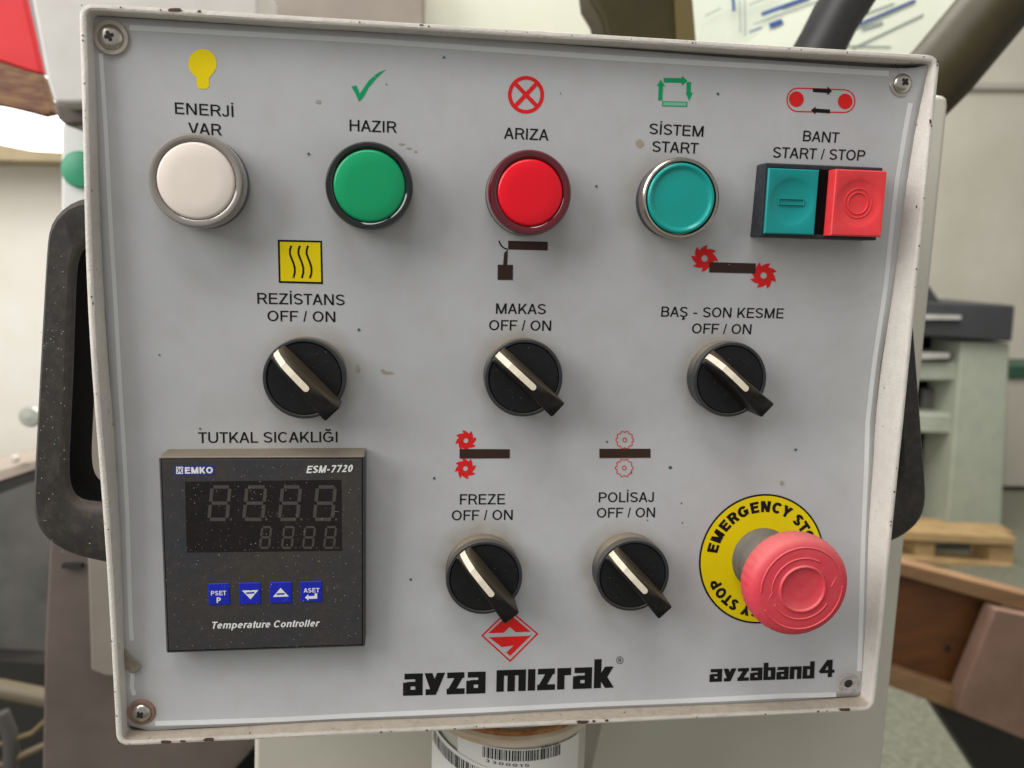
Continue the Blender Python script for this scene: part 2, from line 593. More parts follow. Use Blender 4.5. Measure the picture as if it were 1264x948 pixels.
M_seg = mat('unlit_segment', (72, 68, 64), .4, spec=.3)
M_blue = mat('blue_key', (24, 38, 178), .4, spec=.3, var=.12, scale=300)
M_white = mat('white_print', (224, 224, 222), .5)
M_dust = mat('dust_specks', (176, 170, 156), .8)
M_spk = mat('green_specks', (38, 92, 84), .6)
M_stain = mat('tan_stain', (160, 150, 132), .6, var=.1, scale=600)
M_handle = mat('handle_plastic', (52, 50, 49), .5, spec=.3, bump=.25, bscale=1200, var=.12, scale=50, dust=.30, dcol=(104, 92, 76), ddir=.2)
M_inner = mat('shaded_clean_plastic', (12, 12, 13), .8, spec=.04)  # cleaner inner wall of the handle, its shade put into the near-black
M_red = mat('lamp_red', (224, 0, 30), .3, spec=.35, coat=.15)
M_redd = mat('lamp_red_rim', (88, 2, 20), .10, coat=.5)
M_green = mat('lamp_green', (0, 148, 94), .3, spec=.35, coat=.15)
M_greend = mat('lamp_green_rim', (4, 18, 16), .10, coat=.5)
M_wht = mat('lamp_white', (228, 216, 206), .35, var=.03, scale=60, coat=.2)
M_clear = mat('clear_lens', (176, 168, 160), .08, trans=.45, coat=.6)
M_base = mat('lamp_base', (108, 104, 100), .35, metal=.7, bump=.05)
M_teal = mat('button_teal_lens', (0, 150, 142), .25, spec=.4, coat=.2)
M_chrome = mat('worn_chrome', (176, 166, 156), .20, metal=1.0, bump=.06, bscale=500)
M_tealp = mat('teal_plastic', (10, 142, 140), .40, spec=.35, bump=.06, bscale=1300, var=.06, scale=150)
M_redk = mat('coral_plastic', (230, 58, 64), .40, spec=.35, bump=.06, bscale=1300, var=.05, scale=150, dust=.10, dcol=(222, 150, 146), ddir=.1)
M_stop = mat('mushroom_red', (214, 66, 80), .48, spec=.3, bump=.1, bscale=1200, var=.05, scale=60, dust=.14, dcol=(214, 136, 128), ddir=.45)
M_stopc = mat('stop_collar', (92, 90, 88), .55, bump=.3, bscale=1200, dust=.4, dcol=(120, 114, 104), ddir=.5)
M_hous = mat('housing_black', (36, 41, 47), .45, spec=.3, bump=.1, bscale=1200, dust=.2, dcol=(100, 98, 94), ddir=.3)
M_void = mat('dark_gap', (8, 8, 8), .7, spec=.1)

# ------------------------------------------------------------------ the control box
BX = thing('control_box', 'grey machine control box with lamps, switches, buttons and a cream painted metal rim', 'control box', (0, 0.045, -BH / 2))


def rrect(hx, hz, r, n=5):
    pts = []
    for cx, cz, a0 in ((hx - r, hz - r, 0), (-hx + r, hz - r, 90), (-hx + r, -hz + r, 180), (hx - r, -hz + r, 270)):
        for i in range(n + 1):
            a = radians(a0 + 90 * i / n)
            pts.append((cx + r * cos(a), cz + r * sin(a)))
    return pts


def densify(pts, step=0.004):
    out = []
    for i, p in enumerate(pts):
        q = pts[(i + 1) % len(pts)]
        d = math.hypot(q[0] - p[0], q[1] - p[1])
        k = max(1, int(d / step))
        for j in range(k):
            out.append((p[0] + (q[0] - p[0]) * j / k, p[1] + (q[1] - p[1]) * j / k))
    return out


def bow(x, z):
    """the left side of the rim bulges outwards a little in its upper half"""
    if x < -BW * .35:
        t = (z + BH / 2) / BH
        return x - 0.0022 * math.exp(-((t - .62) / .26) ** 2)
    return x


def rim():
    hx, hz, th = BW / 2, BH / 2, 0.0024
    path = densify(rrect(hx, hz, .0045))
    n = len(path)
    rings = []
    cen = Vector((0, 0))
    # (inset, y) from outer back round the lip to inner back
    for ins, y in ((0, .088), (0, .0011), (.0003, .0003), (.0009, 0), (th - .0008, 0), (th - .0002, .0004), (th, .0012), (th + .0001, .030)):
        ring = []
        for i, (x, z) in enumerate(path):
            p, q = path[i - 1], path[(i + 1) % n]
            t = Vector((q[0] - p[0], q[1] - p[1])).normalized()
            nn = Vector((t.y, -t.x))
            wob = 0.00003 * sin(i * 2.7) + 0.00006 * sin(i * .31 + 1) + random.uniform(-.00005, .00005)
            X = x - nn.x * (ins + (wob if ins > .0015 else 0))
            Zz = z - nn.y * (ins + (wob if ins > .0015 else 0))
            ring.append(Vector((bow(X, Zz), y + (wob if y < .001 else 0), Zz)))
        rings.append(ring)
    vs = [v for r in rings for v in r]
    fs = []
    for j in range(len(rings) - 1):
        for i in range(n):
            k = (i + 1) % n
            fs.append((j * n + i, j * n + k, (j + 1) * n + k, (j + 1) * n + i))
    fs.append(tuple(range(n)))
    return obj('rim', vs, fs, M_rim, BX, smooth=35)


rim_o = rim()
# chips of paint knocked off the front edge
chips = [(216, 12.4, 20, 4.6), (246, 14, 5, 3), (520, 31, 6, 2), (205, 915.5, 13, 4.6), (226, 914.6, 8, 3), (258, 912.6, 14, 4.8), (719, 891, 15, 4.4), (733, 890, 4, 3), (749, 889, 4, 3), (1043, 875.5, 16, 4), (1148, 150, 3, 6), (1157, 76, 3, 3), (127, 645, 3, 3), (1131, 255, 2, 4)]
polys = []
for cx, cy, sx, sy in chips:
    k = 14
    e_ = lambda v_: math.copysign(abs(v_) ** .45, v_)
    polys.append([(cx + sx * .5 * e_(cos(2 * pi * i / k + .2)) * random.uniform(.7, 1.15), cy + sy * .5 * e_(sin(2 * pi * i / k + .2)) * random.uniform(.8, 1.05)) for i in range(k)])
for _ in range(46):
    t = random.random()
    s = random.choice('tblr')
    if s == 't':
        cx, cy = 97 + 1065 * t, 2 + 66 * t + 4
    elif s == 'b':
        cx, cy = 143 + 937 * t, 922 - 44 * t - 3
    elif s == 'l':
        cx, cy = 97 + 46 * t + 4 - 6 * sin(pi * t), 2 + 920 * t
    else:
        cx, cy = 1162 - 82 * t - 4, 68 + 810 * t
    k, r = 6, random.uniform(.5, 1.3)
    polys.append([(cx + r * cos(2 * pi * i / k) * random.uniform(.6, 1.5), cy + r * sin(2 * pi * i / k) * random.uniform(.6, 1.4)) for i in range(k)])
o = ink('paint_chips', polys, M_chip, BX, Y=0.0, base=.00018)
tag(o, kind='stuff')

# steel plate behind the printed sheet
NX, NZ = 40, 36


def grid(name, x0, x1, z0, z1, off, m, parent, clip=None):
    vs, fs = [], []
    for j in range(NZ + 1):
        for i in range(NX + 1):
            x = x0 + (x1 - x0) * i / NX
            z = z0 + (z1 - z0) * j / NZ
            vs.append(Vector((x, depth(x, z) - off, z)))
    for j in range(NZ):
        for i in range(NX):
            a_ = j * (NX + 1) + i
            fs.append((a_, a_ + 1, a_ + NX + 2, a_ + NX + 1))
    return obj(name, vs, fs, m, parent, tri=True, smooth=60)


PLATE = grid('face_plate', -BW / 2 - .002, BW / 2 - .0026, -BH / 2 + .0026, BH / 2 - .0026, -.0012, M_plate, BX)

# printed foil: outline in places of the photograph
left = [(106, 19), (113, 110), (120, 220), (127, 345), (136, 470), (141, 560), (145.5, 640), (149, 745), (150.5, 792), (152, 800), (153.5, 822), (151.5, 832), (151, 850), (153, 862), (153, 893)]
right = [(1143, 82), (1133, 125), (1123, 200), (1116, 290), (1099, 380), (1087, 450), (1079, 520), (1076, 600), (1073.5, 690), (1070, 780), (1067, 830), (1066, 848), (1067, 859)]
top = [(106, 19), (300, 31), (600, 48), (900, 71), (1120, 86), (1143, 82)]
bottom = [(153, 893), (185, 901), (240, 897), (350, 893), (600, 882), (850, 871), (990, 864), (1035, 860), (1067, 859)]


def lerp_path(P, key, v):
    for i in range(len(P) - 1):
        a_, b_ = P[i][key], P[i + 1][key]
        if (a_ - v) * (b_ - v) <= 0 and a_ != b_:
            t = (v - a_) / (b_ - a_)
            return P[i][1 - key] + (P[i + 1][1 - key] - P[i][1 - key]) * t
    return P[0][1 - key] if abs(P[0][key] - v) < abs(P[-1][key] - v) else P[-1][1 - key]


def coons(name, m, parent, off, n1=110, n2=100):
    vs, fs = [], []
    LB = [left[0][1] + (left[-1][1] - left[0][1]) * j / n2 for j in range(n2 + 1)]
    for j in range(n2 + 1):
        v = j / n2
        ly = left[0][1] + (left[-1][1] - left[0][1]) * v
        ry = right[0][1] + (right[-1][1] - right[0][1]) * v
        Lp = (lerp_path(left, 1, ly), ly)
        Rp = (lerp_path(right, 1, ry), ry)
        for i in range(n1 + 1):
            u = i / n1
            tx = top[0][0] + (top[-1][0] - top[0][0]) * u
            bx = bottom[0][0] + (bottom[-1][0] - bottom[0][0]) * u
            Tp = (tx, lerp_path(top, 0, tx))
            Bp = (bx, lerp_path(bottom, 0, bx))
            c = [0, 0]
            for k in range(2):
                c[k] = (1 - v) * Tp[k] + v * Bp[k] + (1 - u) * Lp[k] + u * Rp[k] - (
                    (1 - u) * (1 - v) * top[0][k] + u * (1 - v) * top[-1][k] + (1 - u) * v * bottom[0][k] + u * v * bottom[-1][k])
            p = on(*c)
            h = 0.0
            # the sheet is curled up at its top right corner and wavy along its lower right edge
            du, dv = 1 - u, v
            h += 0.0042 * max(0, 1 - (du * 13 + dv * 8)) ** 2
            h += 0.0005 * math.exp(-du * 60) * (1 + sin(v * 23))
            h += 0.0004 * math.exp(-(1 - dv) * 60) * (1 + sin(u * 17))
            h += 0.0007 * math.exp(-((u - 0) * 40) ** 2 - ((v - .9) * 30) ** 2)
            vs.append(Vector((p.x, p.y - off - h, p.z)))
    for j in range(n2):
        for i in range(n1):
            a_ = j * (n1 + 1) + i
            fs.append((a_, a_ + n1 + 1, a_ + n1 + 2))
            fs.append((a_, a_ + n1 + 2, a_ + 1))
    TREE[0] = BVHTree.FromPolygons(vs, fs)
    return obj(name, vs, fs, m, parent, tri=True, smooth=60)


SHEET = coons('printed_sheet', M_sheet, PLATE, 0.0)
so = SHEET.modifiers.new('sheet', 'SOLIDIFY')
so.thickness = 0.0004
so.offset = 1.0 if False else -1.0

bl = {'line': [(160, 34), (450, 50), (760, 71.8), (930, 81.5), (1096, 91)], 'w': 6.6}
br = {'line': [(1121.5, 128), (1107, 223), (1092, 355), (1080, 440), (1070, 521), (1067.5, 600), (1065, 677), (1061.5, 770), (1060, 828)], 'w': 5.6}
bb = {'line': [(192, 892), (350, 887.5), (560, 877), (800, 866.5), (960, 858.5), (1032, 857)], 'w': 5.8}
bl2 = {'line': [(124.6, 66), (131, 166), (137, 282), (143, 380), (148.5, 480), (154, 570), (157.5, 637), (161, 758), (163, 790)], 'w': 5.4}
bl3 = {'line': [(164, 830), (163, 848), (166, 858)], 'w': 5.4}


def fine(l, step=12):
    P = l['line']
    out = []
    for i in range(len(P) - 1):
        k = max(1, int(math.hypot(P[i + 1][0] - P[i][0], P[i + 1][1] - P[i][1]) / step))
        out += [(P[i][0] + (P[i + 1][0] - P[i][0]) * j / k, P[i][1] + (P[i + 1][1] - P[i][1]) * j / k) for j in range(k)]
    out.append(P[-1])
    return {'line': out, 'w': l['w']}


for l in (bl, br, bb, bl2, bl3):
    ink('border_line', [fine(l)], M_line, PLATE)

# captions
for txt, p0, p1, cap in (
        ('ENERJİ', (216.2, 140.5), (288.3, 144.5), 14.2), ('VAR', (232.5, 165.3), (273.8, 167.4), 14.2),
        ('HAZIR', (431.5, 161.8), (489.6, 164.0), 14.2), ('ARIZA', (621.8, 171.1), (677, 173.6), 14.0),
        ('SİSTEM', (801, 165.4), (867.8, 168.9), 13.4), ('START', (804.6, 187.3), (861.4, 189.8), 13.4),
        ('BANT', (990.6, 174.2), (1035, 176.6), 13.2), ('START / STOP', (953.4, 194.6), (1067, 198.6), 13.4),
        ('REZİSTANS', (317.8, 375), (425.6, 376.9), 13.6), ('OFF / ON', (330.2, 396.4), (414, 397.5), 13.2),
        ('MAKAS', (612, 387.1), (673.5, 387.9), 12.8), ('OFF / ON', (603.5, 407.6), (680, 408.3), 12.8),
        ('BAŞ - SON KESME', (815.8, 390.8), (966.8, 393), 12.6), ('OFF / ON', (853.6, 411.5), (926.8, 412.5), 12.5),
        ('TUTKAL SICAKLIĞI', (244.9, 546.9), (416.6, 545.8), 13.4),
        ('FREZE', (567.6, 622.7), (623.4, 622.4), 12.8), ('OFF / ON', (557.6, 642.4), (632.7, 641.6), 12.6),
        ('POLİSAJ', (738.9, 620), (806.8, 619.6), 12.4), ('OFF / ON', (736.5, 639), (808.3, 638.4), 12.2)):
    caption('caption', txt, p0, p1, cap, M_black, PLATE, wd=.132, gap=.17)

# maker's name
caption('brand_lettering', 'ayza', (497.4, 858.6), (599, 855.4), 27, M_black, PLATE, wd=.33, gap=.07, face=techno)
caption('brand_lettering', 'mızrak', (612.5, 853.8), (757.6, 848.6), 26.6, M_black, PLATE, wd=.33, gap=.09, face=techno)
caption('brand_lettering', 'ayzaband', (875.4, 841.6), (1004.8, 837.2), 15.8, M_black, PLATE, wd=.33, gap=.07, face=techno)
caption('brand_lettering', '4', (1010.4, 836.3), (1029.6, 835.4), 15.6, M_black, PLATE, wd=.32, gap=.1, face=techno)
ink('registered_mark', [{'line': disc(765, 814.8, 4.0, 4.4, 18), 'w': .7, 'closed': True}], M_black, PLATE)
caption('registered_letter', 'R', (763.3, 817.4), (766.9, 817.3), 5, M_black, PLATE, wd=.16)

ink('sheet_split', [{'line': [(1104, 79), (1106.5, 85), (1107, 92)], 'w': 1.1}], M_void, PLATE)

# icons -------------------------------------------------------------
ink('bulb_icon', [[(250 + 17.5 * cos(radians(a)), 78.5 - 18 * sin(radians(a))) for a in range(-48, 229, 12)] +
                  [(242.5, 95), (243, 107), (246, 109.5), (255, 109.8), (258, 107), (258.3, 96)]], M_yel, PLATE)
ink('check_icon', [zm([(162, 322), (180, 317), (193, 348), (226, 300), (258, 272), (290, 258), (256, 290), (226, 325), (206, 362), (190, 378), (178, 350)], 3.01, 380, 0)], M_greenp, PLATE)
xc, yc = 649.2, 117
ink('crossed_circle_icon', [{'line': disc(xc, yc, 20, 21, 40), 'w': 4.6, 'closed': True},
                            {'line': [(xc - 13.6, yc - 14.2), (xc + 13.6, yc + 14.2)], 'w': 5},
                            {'line': [(xc + 13.6, yc - 14.4), (xc - 13.6, yc + 14.2)], 'w': 5}], M_redp, PLATE)
Z3 = lambda p: zm(p, 2.508, 760, 0)
ink('cycle_icon', [Z3([(148, 241), (204, 242), (205, 235), (222, 250), (205, 265), (204, 257), (148, 255)]),
                   Z3([(219, 254), (233, 254), (232, 286), (238, 287), (227, 313), (216, 286), (219, 286)]),
                   Z3([(131, 311), (133, 266), (127, 266), (139, 247), (152, 266), (146, 266), (144, 311)])], M_greenp, PLATE)
ink('cycle_bar', [Z3([(144, 313), (222, 315), (221, 331), (143, 329)])], M_greenp, PLATE)
ink('cycle_bar_fill', [Z3([(147, 316), (219, 318), (218, 328), (146, 326)])], M_greenl, PLATE, base=.0001)
st = [(x_, y_) for x_, y_ in arc(563, 308, 33, 36, 90, 270, 12)]
st = Z3([(563 - 33 * sin(radians(a)), 309 - 36 * cos(radians(a))) for a in range(0, 181, 12)] + [(600, 346)] + [(706 + 34 * sin(radians(a)), 313 + 35 * cos(radians(a))) for a in range(0, 181, 12)] + [(660, 276), (600, 274)])
ink('belt_icon', [{'line': st, 'w': 1.5, 'closed': True}, Z3(disc(559, 307, 23, 24)), Z3(disc(710, 314, 22.5, 24))], M_redp, PLATE)
ink('belt_arrow', [Z3([(610, 273), (655, 275), (656, 268), (669, 282), (655, 295), (655, 288), (610, 285)]),
                   Z3([(663, 339), (618, 336), (619, 330), (604, 341), (618, 354), (618, 348), (663, 351)])], M_black, PLATE, base=.0001)
Z1 = lambda p: zm(p, 3.79, 280, 280)
ink('heater_frame', [Z1([(238, 60), (445, 65), (450, 268), (243, 262)])], M_black, PLATE)
ink('heater_icon', [Z1([(248, 70), (437, 74), (441, 258), (252, 253)])], M_yel, PLATE, base=.0001)
ink('heater_wave', [{'line': Z1([(x0 + dx * 1.0, y0) for dx, y0 in ((6, 88), (0, 105), (-1, 125), (6, 145), (16, 170), (22, 192), (22, 215), (15, 240))]), 'w': 2.5} for x0 in (296, 336, 374)], M_black, PLATE, base=.00014)
Z2 = lambda p: zm(p, 3.79, 560, 280)
ink('cutter_icon', [Z2([(255, 65), (440, 70), (440, 111), (255, 106)]), {'line': Z2([(212, 65), (217, 80), (226, 92), (238, 101), (253, 105)]), 'w': 1.8},
                    Z2([(236, 122), (253, 107), (250, 179), (231, 179)]), Z2([(206, 177), (277, 178), (276, 249), (205, 248)])], M_brown, PLATE)


def saw(cx, cy, R, teeth=8, ph=0.0, mirror=1):
    out = []
    for k in range(teeth):
        a0 = 2 * pi * k / teeth + ph
        for f, r in ((0, .76), (.2, .80), (.45, .88), (.70, .98), (1.02, 1.10), (.92, .94), (.94, .82)):
            a_ = (a0 + f * 2 * pi / teeth) * mirror
            out.append((cx + R * r * cos(a_), cy + R * r * sin(a_)))
    return out


def ringpoly(outer, cx, cy, r):
    """quads between an outline and a round hole"""
    n = len(outer)
    q = []
    for i in range(n):
        a_, b_ = outer[i], outer[(i + 1) % n]
        aa, ab = math.atan2(a_[1] - cy, a_[0] - cx), math.atan2(b_[1] - cy, b_[0] - cx)
        q.append([a_, b_, (cx + r * cos(ab), cy + r * sin(ab)), (cx + r * cos(aa), cy + r * sin(aa))])
    return q


Z4 = lambda p: zm(p, 3.79, 800, 280)
for cx, cy, ph in ((869.6, 319, .2), (942.4, 340, .5)):
    ink('saw_icon', [q for q in ringpoly(saw(cx, cy, 15.5, 8, ph), cx, cy, 4.0)], M_redp, PLATE)
ink('board_icon', [Z4([(286, 165), (503, 171), (502, 218), (285, 213)])], M_brown, PLATE, base=.00016)
for cx, cy in ((575, 543.8), (574.4, 578.2)):
    ink('saw_icon', [q for q in ringpoly(saw(cx, cy, 12.4, 8, .3, -1), cx, cy, 3.0)], M_redp, PLATE)
Z6 = lambda p: zm(p, 3.326, 480, 500)
ink('board_icon', [Z6([(290, 180), (496, 181), (496, 218), (290, 219)])], M_brown, PLATE, base=.00016)
for cx, cy in ((771, 542.8), (770.4, 577.3)):
    sc = [(cx + (10.2 + .9 * cos(10 * t)) * cos(t), cy + (10.4 + .9 * cos(10 * t)) * sin(t)) for t in [2 * pi * i / 80 for i in range(80)]]
    ink('polish_wheel_icon', [{'line': sc, 'w': .9, 'closed': True}, {'line': disc(cx, cy, 2.4, 2.4, 16), 'w': .9, 'closed': True}], M_redp, PLATE, base=.0002)
ink('board_icon', [Z6([(864, 179), (1074, 179), (1074, 216), (864, 217)])], M_brown, PLATE, base=.00016)
# diamond emblem
dc = [(595.2, 784.5), (628.2, 752.5), (663.2, 782.3), (629.6, 815.8)]
ink('emblem', [{'line': dc, 'w': 1.9, 'closed': True}], M_redp, PLATE)
ink('emblem_fill', [[(602.5, 781.6), (628.4, 757.5), (640, 767), (655, 779.6), (637, 780.4), (629, 773.8), (621.5, 781)],
                    [(602.8, 786.6), (652.5, 784.8), (656, 783.6), (629.4, 809.6), (625, 805.4), (634, 796.6), (619, 798.6), (607, 789)]], M_redp, PLATE)

# specks, stains and dust on the sheet
sp = [(548, 71, 1.5), (455, 281, 1.6), (443, 407, 1.8), (886, 116, 1.6), (736, 230, 1.5), (536, 590, 1.7), (827, 577, 2.2), (982, 555, 1.6), (749, 545, 1.3), (197, 438, 1.1),
      (247, 529, 1.3), (381, 190, 1.8), (477, 104, .8), (692, 115, .8), (507, 715, 1.6), (1113, 98, .6), (841, 621, 1.0), (799, 642, .9), (1043, 221, 1.2), (779, 583, 1.2), (842, 645, .9)]
o = ink('paint_specks', [[(x + r * random.uniform(.8, 1.2) * cos(a), y + r * random.uniform(.8, 1.2) * sin(a)) for a in [k * pi / 4 for k in range(8)]] for x, y, r in sp], M_spk, PLATE, base=.00016)
tag(o, kind='stuff')
stn = []
for x, y, sx, sy in ((393, 126, 4, 3), (790, 177, 6, 6), (442, 455, 3, 6), (478, 460, 9, 2), (472, 457, 3, 1.5), (965, 596, 3, 3), (496, 178, 5, 1.5), (505, 183, 4, 1.5), (513, 187, 2, 2)):
    k = 12
    stn.append([(x + sx * random.uniform(.6, 1) * cos(2 * pi * i / k), y + sy * random.uniform(.6, 1) * sin(2 * pi * i / k)) for i in range(k)])
o = ink('tan_stains', stn, M_stain, PLATE, base=.0001)
tag(o, kind='stuff')
dq = []
for _ in range(420):
    x, y = random.uniform(140, 1100), random.uniform(60, 880)
    if y < 60 + (x - 140) * .05 or x > 1120 - .09 * y:
        continue
    r = random.uniform(.25, .6)
    dq.append([(x + r * random.uniform(.5, 1.5) * cos(a), y + r * random.uniform(.5, 1.5) * sin(a)) for a in (0, 1.6, 3.1, 4.7)])
for _ in range(26):
    x, y = random.uniform(180, 1040), random.uniform(80, 850)
    a = random.uniform(0, pi)
    L_ = random.uniform(4, 22)
    c_ = random.uniform(-.15, .15)
    q = [(x + cos(a + c_ * t_) * L_ * t_, y + sin(a + c_ * t_) * L_ * t_) for t_ in (0, .33, .66, 1)]
    dq += strip(q, random.uniform(.18, .34))
o = ink('dust', dq, mat('sheet_dust', (206, 203, 198), .8), PLATE, base=.00016)
tag(o, kind='stuff')

# torn flap at the lower left of the sheet
M_flap = mat('torn_backing', (150, 138, 124), .6, var=.3, scale=300)
p = [on(*q) for q in ((152, 797), (160, 806), (176, 820), (166, 829), (153, 823))]
hs = (.0004, .0020, .0018, .0012, .0006)
vs = [q + Vector((0, -h, 0)) for q, h in zip(p, hs)] + [q + Vector((.0003, -h + .0003, -.0003)) for q, h in zip(p, hs)]
obj('torn_flap', vs, [(0, 1, 2, 3, 4), (9, 8, 7, 6, 5)] + [(i, (i + 1) % 5, 5 + (i + 1) % 5, 5 + i) for i in range(5)], M_flap, PLATE)


# screws --------------------------------------------------------------
def screw(px, py, r, wm, ang):
    O = on(px, py)
    O = O + Vector((0, -.0003, 0))
    s = lathe('screw', O, [(r, -.5), (r, .25), (r * .97, .5), (r * .82, .62), (r * .8, .55), (r * .74, .5)], wm, BX, n=48)
    lathe('screw_head', O, [(r * .72, .3), (r * .72, .8), (r * .66, 1.25), (r * .52, 1.75), (r * .34, 2.05), (r * .15, 2.15), (0.01, 2.16)], M_screw, s, n=48, smooth=60)
    vs, fs = [], []
    for k in range(2):
        a = ang + k * pi / 2
        u, v = Vector((cos(a), 0, sin(a))), Vector((-sin(a), 0, cos(a)))
        b = len(vs)
        prof = [(-.36, 1.95), (-.18, 2.25), (.18, 2.25), (.36, 1.95)]
        for s_, h in prof:
            wv = .085 if abs(s_) > .3 else .11
            for sg in (-1, 1):
                vs.append(O + u * s_ * r * 1e-3 + v * sg * wv * r * 1e-3 + Vector((0, -h * 1e-3 - k * 2e-5, 0)))
        for i in range(3):
            fs.append((b + 2 * i, b + 2 * i + 1, b + 2 * i + 3, b + 2 * i + 2))
    obj('cross_slot', vs, fs, M_recess, s, loc=O, tri=True)
    return s


screw(137.5, 46.5, 5.6, M_washer, .35)
screw(1113, 102.5, 5.2, M_screw, .9)
screw(175, 878.5, 5.0, M_rust, .6)
O = on(1047, 844)
s = lathe('screw_hole', O + Vector((0, -.0002, 0)), [(4.6, -.2), (4.6, .25), (4.2, .4), (3.4, .25), (2.6, .3), (2.0, .2), (1.9, -1.0)], mat('torn_sheet_edge', (176, 172, 168), .5, var=.35, scale=700, bump=.4), BX, n=40)
lathe('hole', O + Vector((0, -.0001, 0)), [(1.95, .0), (1.0, .35), (.01, .36)], M_recess, s, n=24)


# handles -------------------------------------------------------------
def resample(P, n):
    L_ = [0]
    for i in range(1, len(P)):
        L_.append(L_[-1] + (P[i] - P[i - 1]).length)
    out = []
    for k in range(n):
        t = L_[-1] * k / (n - 1)
        for i in range(1, len(P)):
            if L_[i] >= t - 1e-9:
                f = (t - L_[i - 1]) / max(1e-9, L_[i] - L_[i - 1])
                out.append(P[i - 1].lerp(P[i], f))
                break
    return out


HY = .030
outer = [(140, 241), (104, 243), (82, 250), (66, 265), (58, 281), (55, 302), (50, 390), (45, 480), (41.5, 550), (38, 612), (38.5, 637), (47, 660), (63, 675), (89, 689), (124, 697), (160, 704)]
inner = [(140, 298), (112, 300), (98, 306), (91, 325), (89, 360), (87, 420), (85, 480), (82.5, 530), (80, 590), (86, 612), (98, 621), (122, 623), (160, 624)]


def smoothpath(P, it=2):
    P = [at(px, py, HY) for px, py in P]
    for _ in range(it):
        Q = [P[0]]
        for i in range(len(P) - 1):
            Q += [P[i].lerp(P[i + 1], .25), P[i].lerp(P[i + 1], .75)]
        Q.append(P[-1])
        P = Q
    return P


def handle(mirror=False):
    n = 56
    o_, i_ = resample(smoothpath(outer), n), resample(smoothpath(inner), n)
    rings = []
    for f, y in ((0, .028), (0, .004), (.04, .0015), (.14, 0), (.82, 0), (.93, .0012), (1.0, .004), (1.0, .028)):
        rings.append([o_[k].lerp(i_[k], f) + Vector((0, y, 0)) for k in range(n)])
    vs = [v.copy() for r in rings for v in r]
    if mirror:
        for v in vs:
            v.x = -v.x - (v.z + .075) * .085
    fs = []
    m_ = len(rings)
    for j in range(m_):
        l = (j + 1) % m_
        for k in range(n - 1):
            fs.append((j * n + k, j * n + k + 1, l * n + k + 1, l * n + k))
    fs.append(tuple(j * n for j in range(m_)))
    fs.append(tuple(j * n + n - 1 for j in range(m_)))
    o = obj('handle', vs, fs, M_handle, BX, smooth=40)
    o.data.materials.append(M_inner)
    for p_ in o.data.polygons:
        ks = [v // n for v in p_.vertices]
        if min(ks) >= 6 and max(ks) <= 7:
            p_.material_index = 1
    return o


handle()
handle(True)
# dusty specks on the left handle
dq = []
for _ in range(90):
    y = random.uniform(300, 690)
    x = random.uniform(48, 80)
    if y > 620:
        x = random.uniform(50, 120)
    r = random.uniform(.25, .8)
    dq.append([(x + r * random.uniform(.5, 1.5) * cos(a), y + r * random.uniform(.5, 1.5) * sin(a)) for a in (0, 1.6, 3.1, 4.7)])
tag(ink('handle_dust', dq, M_dust, BX, Y=HY, base=.0001), kind='stuff')


# lamps ---------------------------------------------------------------
def lamp(px, py, R, hgt, mbase, mrim, mdisc, rin, label):
    O = on(px, py)
    b = lathe('indicator_lamp', O, [(R * .97, -1.5), (R * .99, .6), (R, 1.2), (R, 3.2), (R * .98, 3.8), (R * .955, 4.0)], mbase, BX)
    tag(b, label)
    lathe('lens_rim', O, [(R * .955, 3.2), (R * .99, 4.6), (R, 6), (R * 1.0, hgt - 2.0), (R * .985, hgt - .8), (R * .95, hgt - .15), (R * .91, hgt), (rin + .9, hgt - .15), (rin + .35, hgt - .5), (rin + .1, hgt - 1.3)], mrim, b)
    lathe('lens', O, [(rin + .1, hgt - 2.4), (rin + .02, hgt - .9), (rin - .25, hgt - .35), (rin - .9, hgt - .05), (rin * .6, hgt + .12), (rin * .3, hgt + .18), (.01, hgt + .2)], mdisc, b, smooth=60)
    return b


lamp(252, 226.5, 15.6, 12.5, M_base, M_clear, M_wht, 12.6, 'white lamp with clear rim')
lamp(457.5, 232.5, 15.0, 12.0, M_greend, M_greend, M_green, 12.2, 'green lamp with black rim')
lamp(648.5, 240.5, 14.9, 12.5, M_base, M_redd, M_red, 11.6, 'red lamp with dark red rim')

# start push button
O = on(829.5, 247)
R = 14.6
b = lathe('push_button', O, [(R * .95, -1.5), (R * .97, 3.0), (R * .96, 5.2)], M_bezel, BX)
tag(b, 'round teal push button in a chrome ring')
lathe('chrome_ring', O, [(R * .96, 5.0), (R * .985, 5.3), (R * .985, 6.2), (R * .97, 6.6), (R * .97, 7.2), (R * 1.0, 7.6), (R, 9.6), (R * .985, 10.4), (R * .95, 10.8), (R * .905, 10.6), (R * .885, 9.8), (R * .88, 7.5)], M_chrome, b)
lathe('lens', O, [(R * .862, 7.5), (R * .862, 10.4), (R * .845, 11.1), (R * .80, 11.35), (R * .765, 11.15), (R * .72, 10.35), (R * .69, 10.3), (R * .4, 10.5), (.01, 10.55)], M_teal, b, smooth=50)

# double push button ----------------------------------------------------
O = on(1004, 249)
Yf = O.y - .0085
c = [at(*q, Yf) for q in ((945.5, 201.5), (1091.5, 206), (1081.5, 296), (937.3, 293.3))]
x0, x1 = (c[0].x + c[3].x) / 2, (c[1].x + c[2].x) / 2
z1, z0 = (c[0].z + c[1].z) / 2, (c[2].z + c[3].z) / 2
DB = box('double_push_button', x0, x1, Yf, O.y + .002, z0, z1, M_hous, BX, bevel=.0006, loc=O)
box('button_well', x0 + .0018, x1 - .0012, Yf - .00008, Yf + .001, z0 + .0016, z1 - .0016, M_void, DB, loc=O)


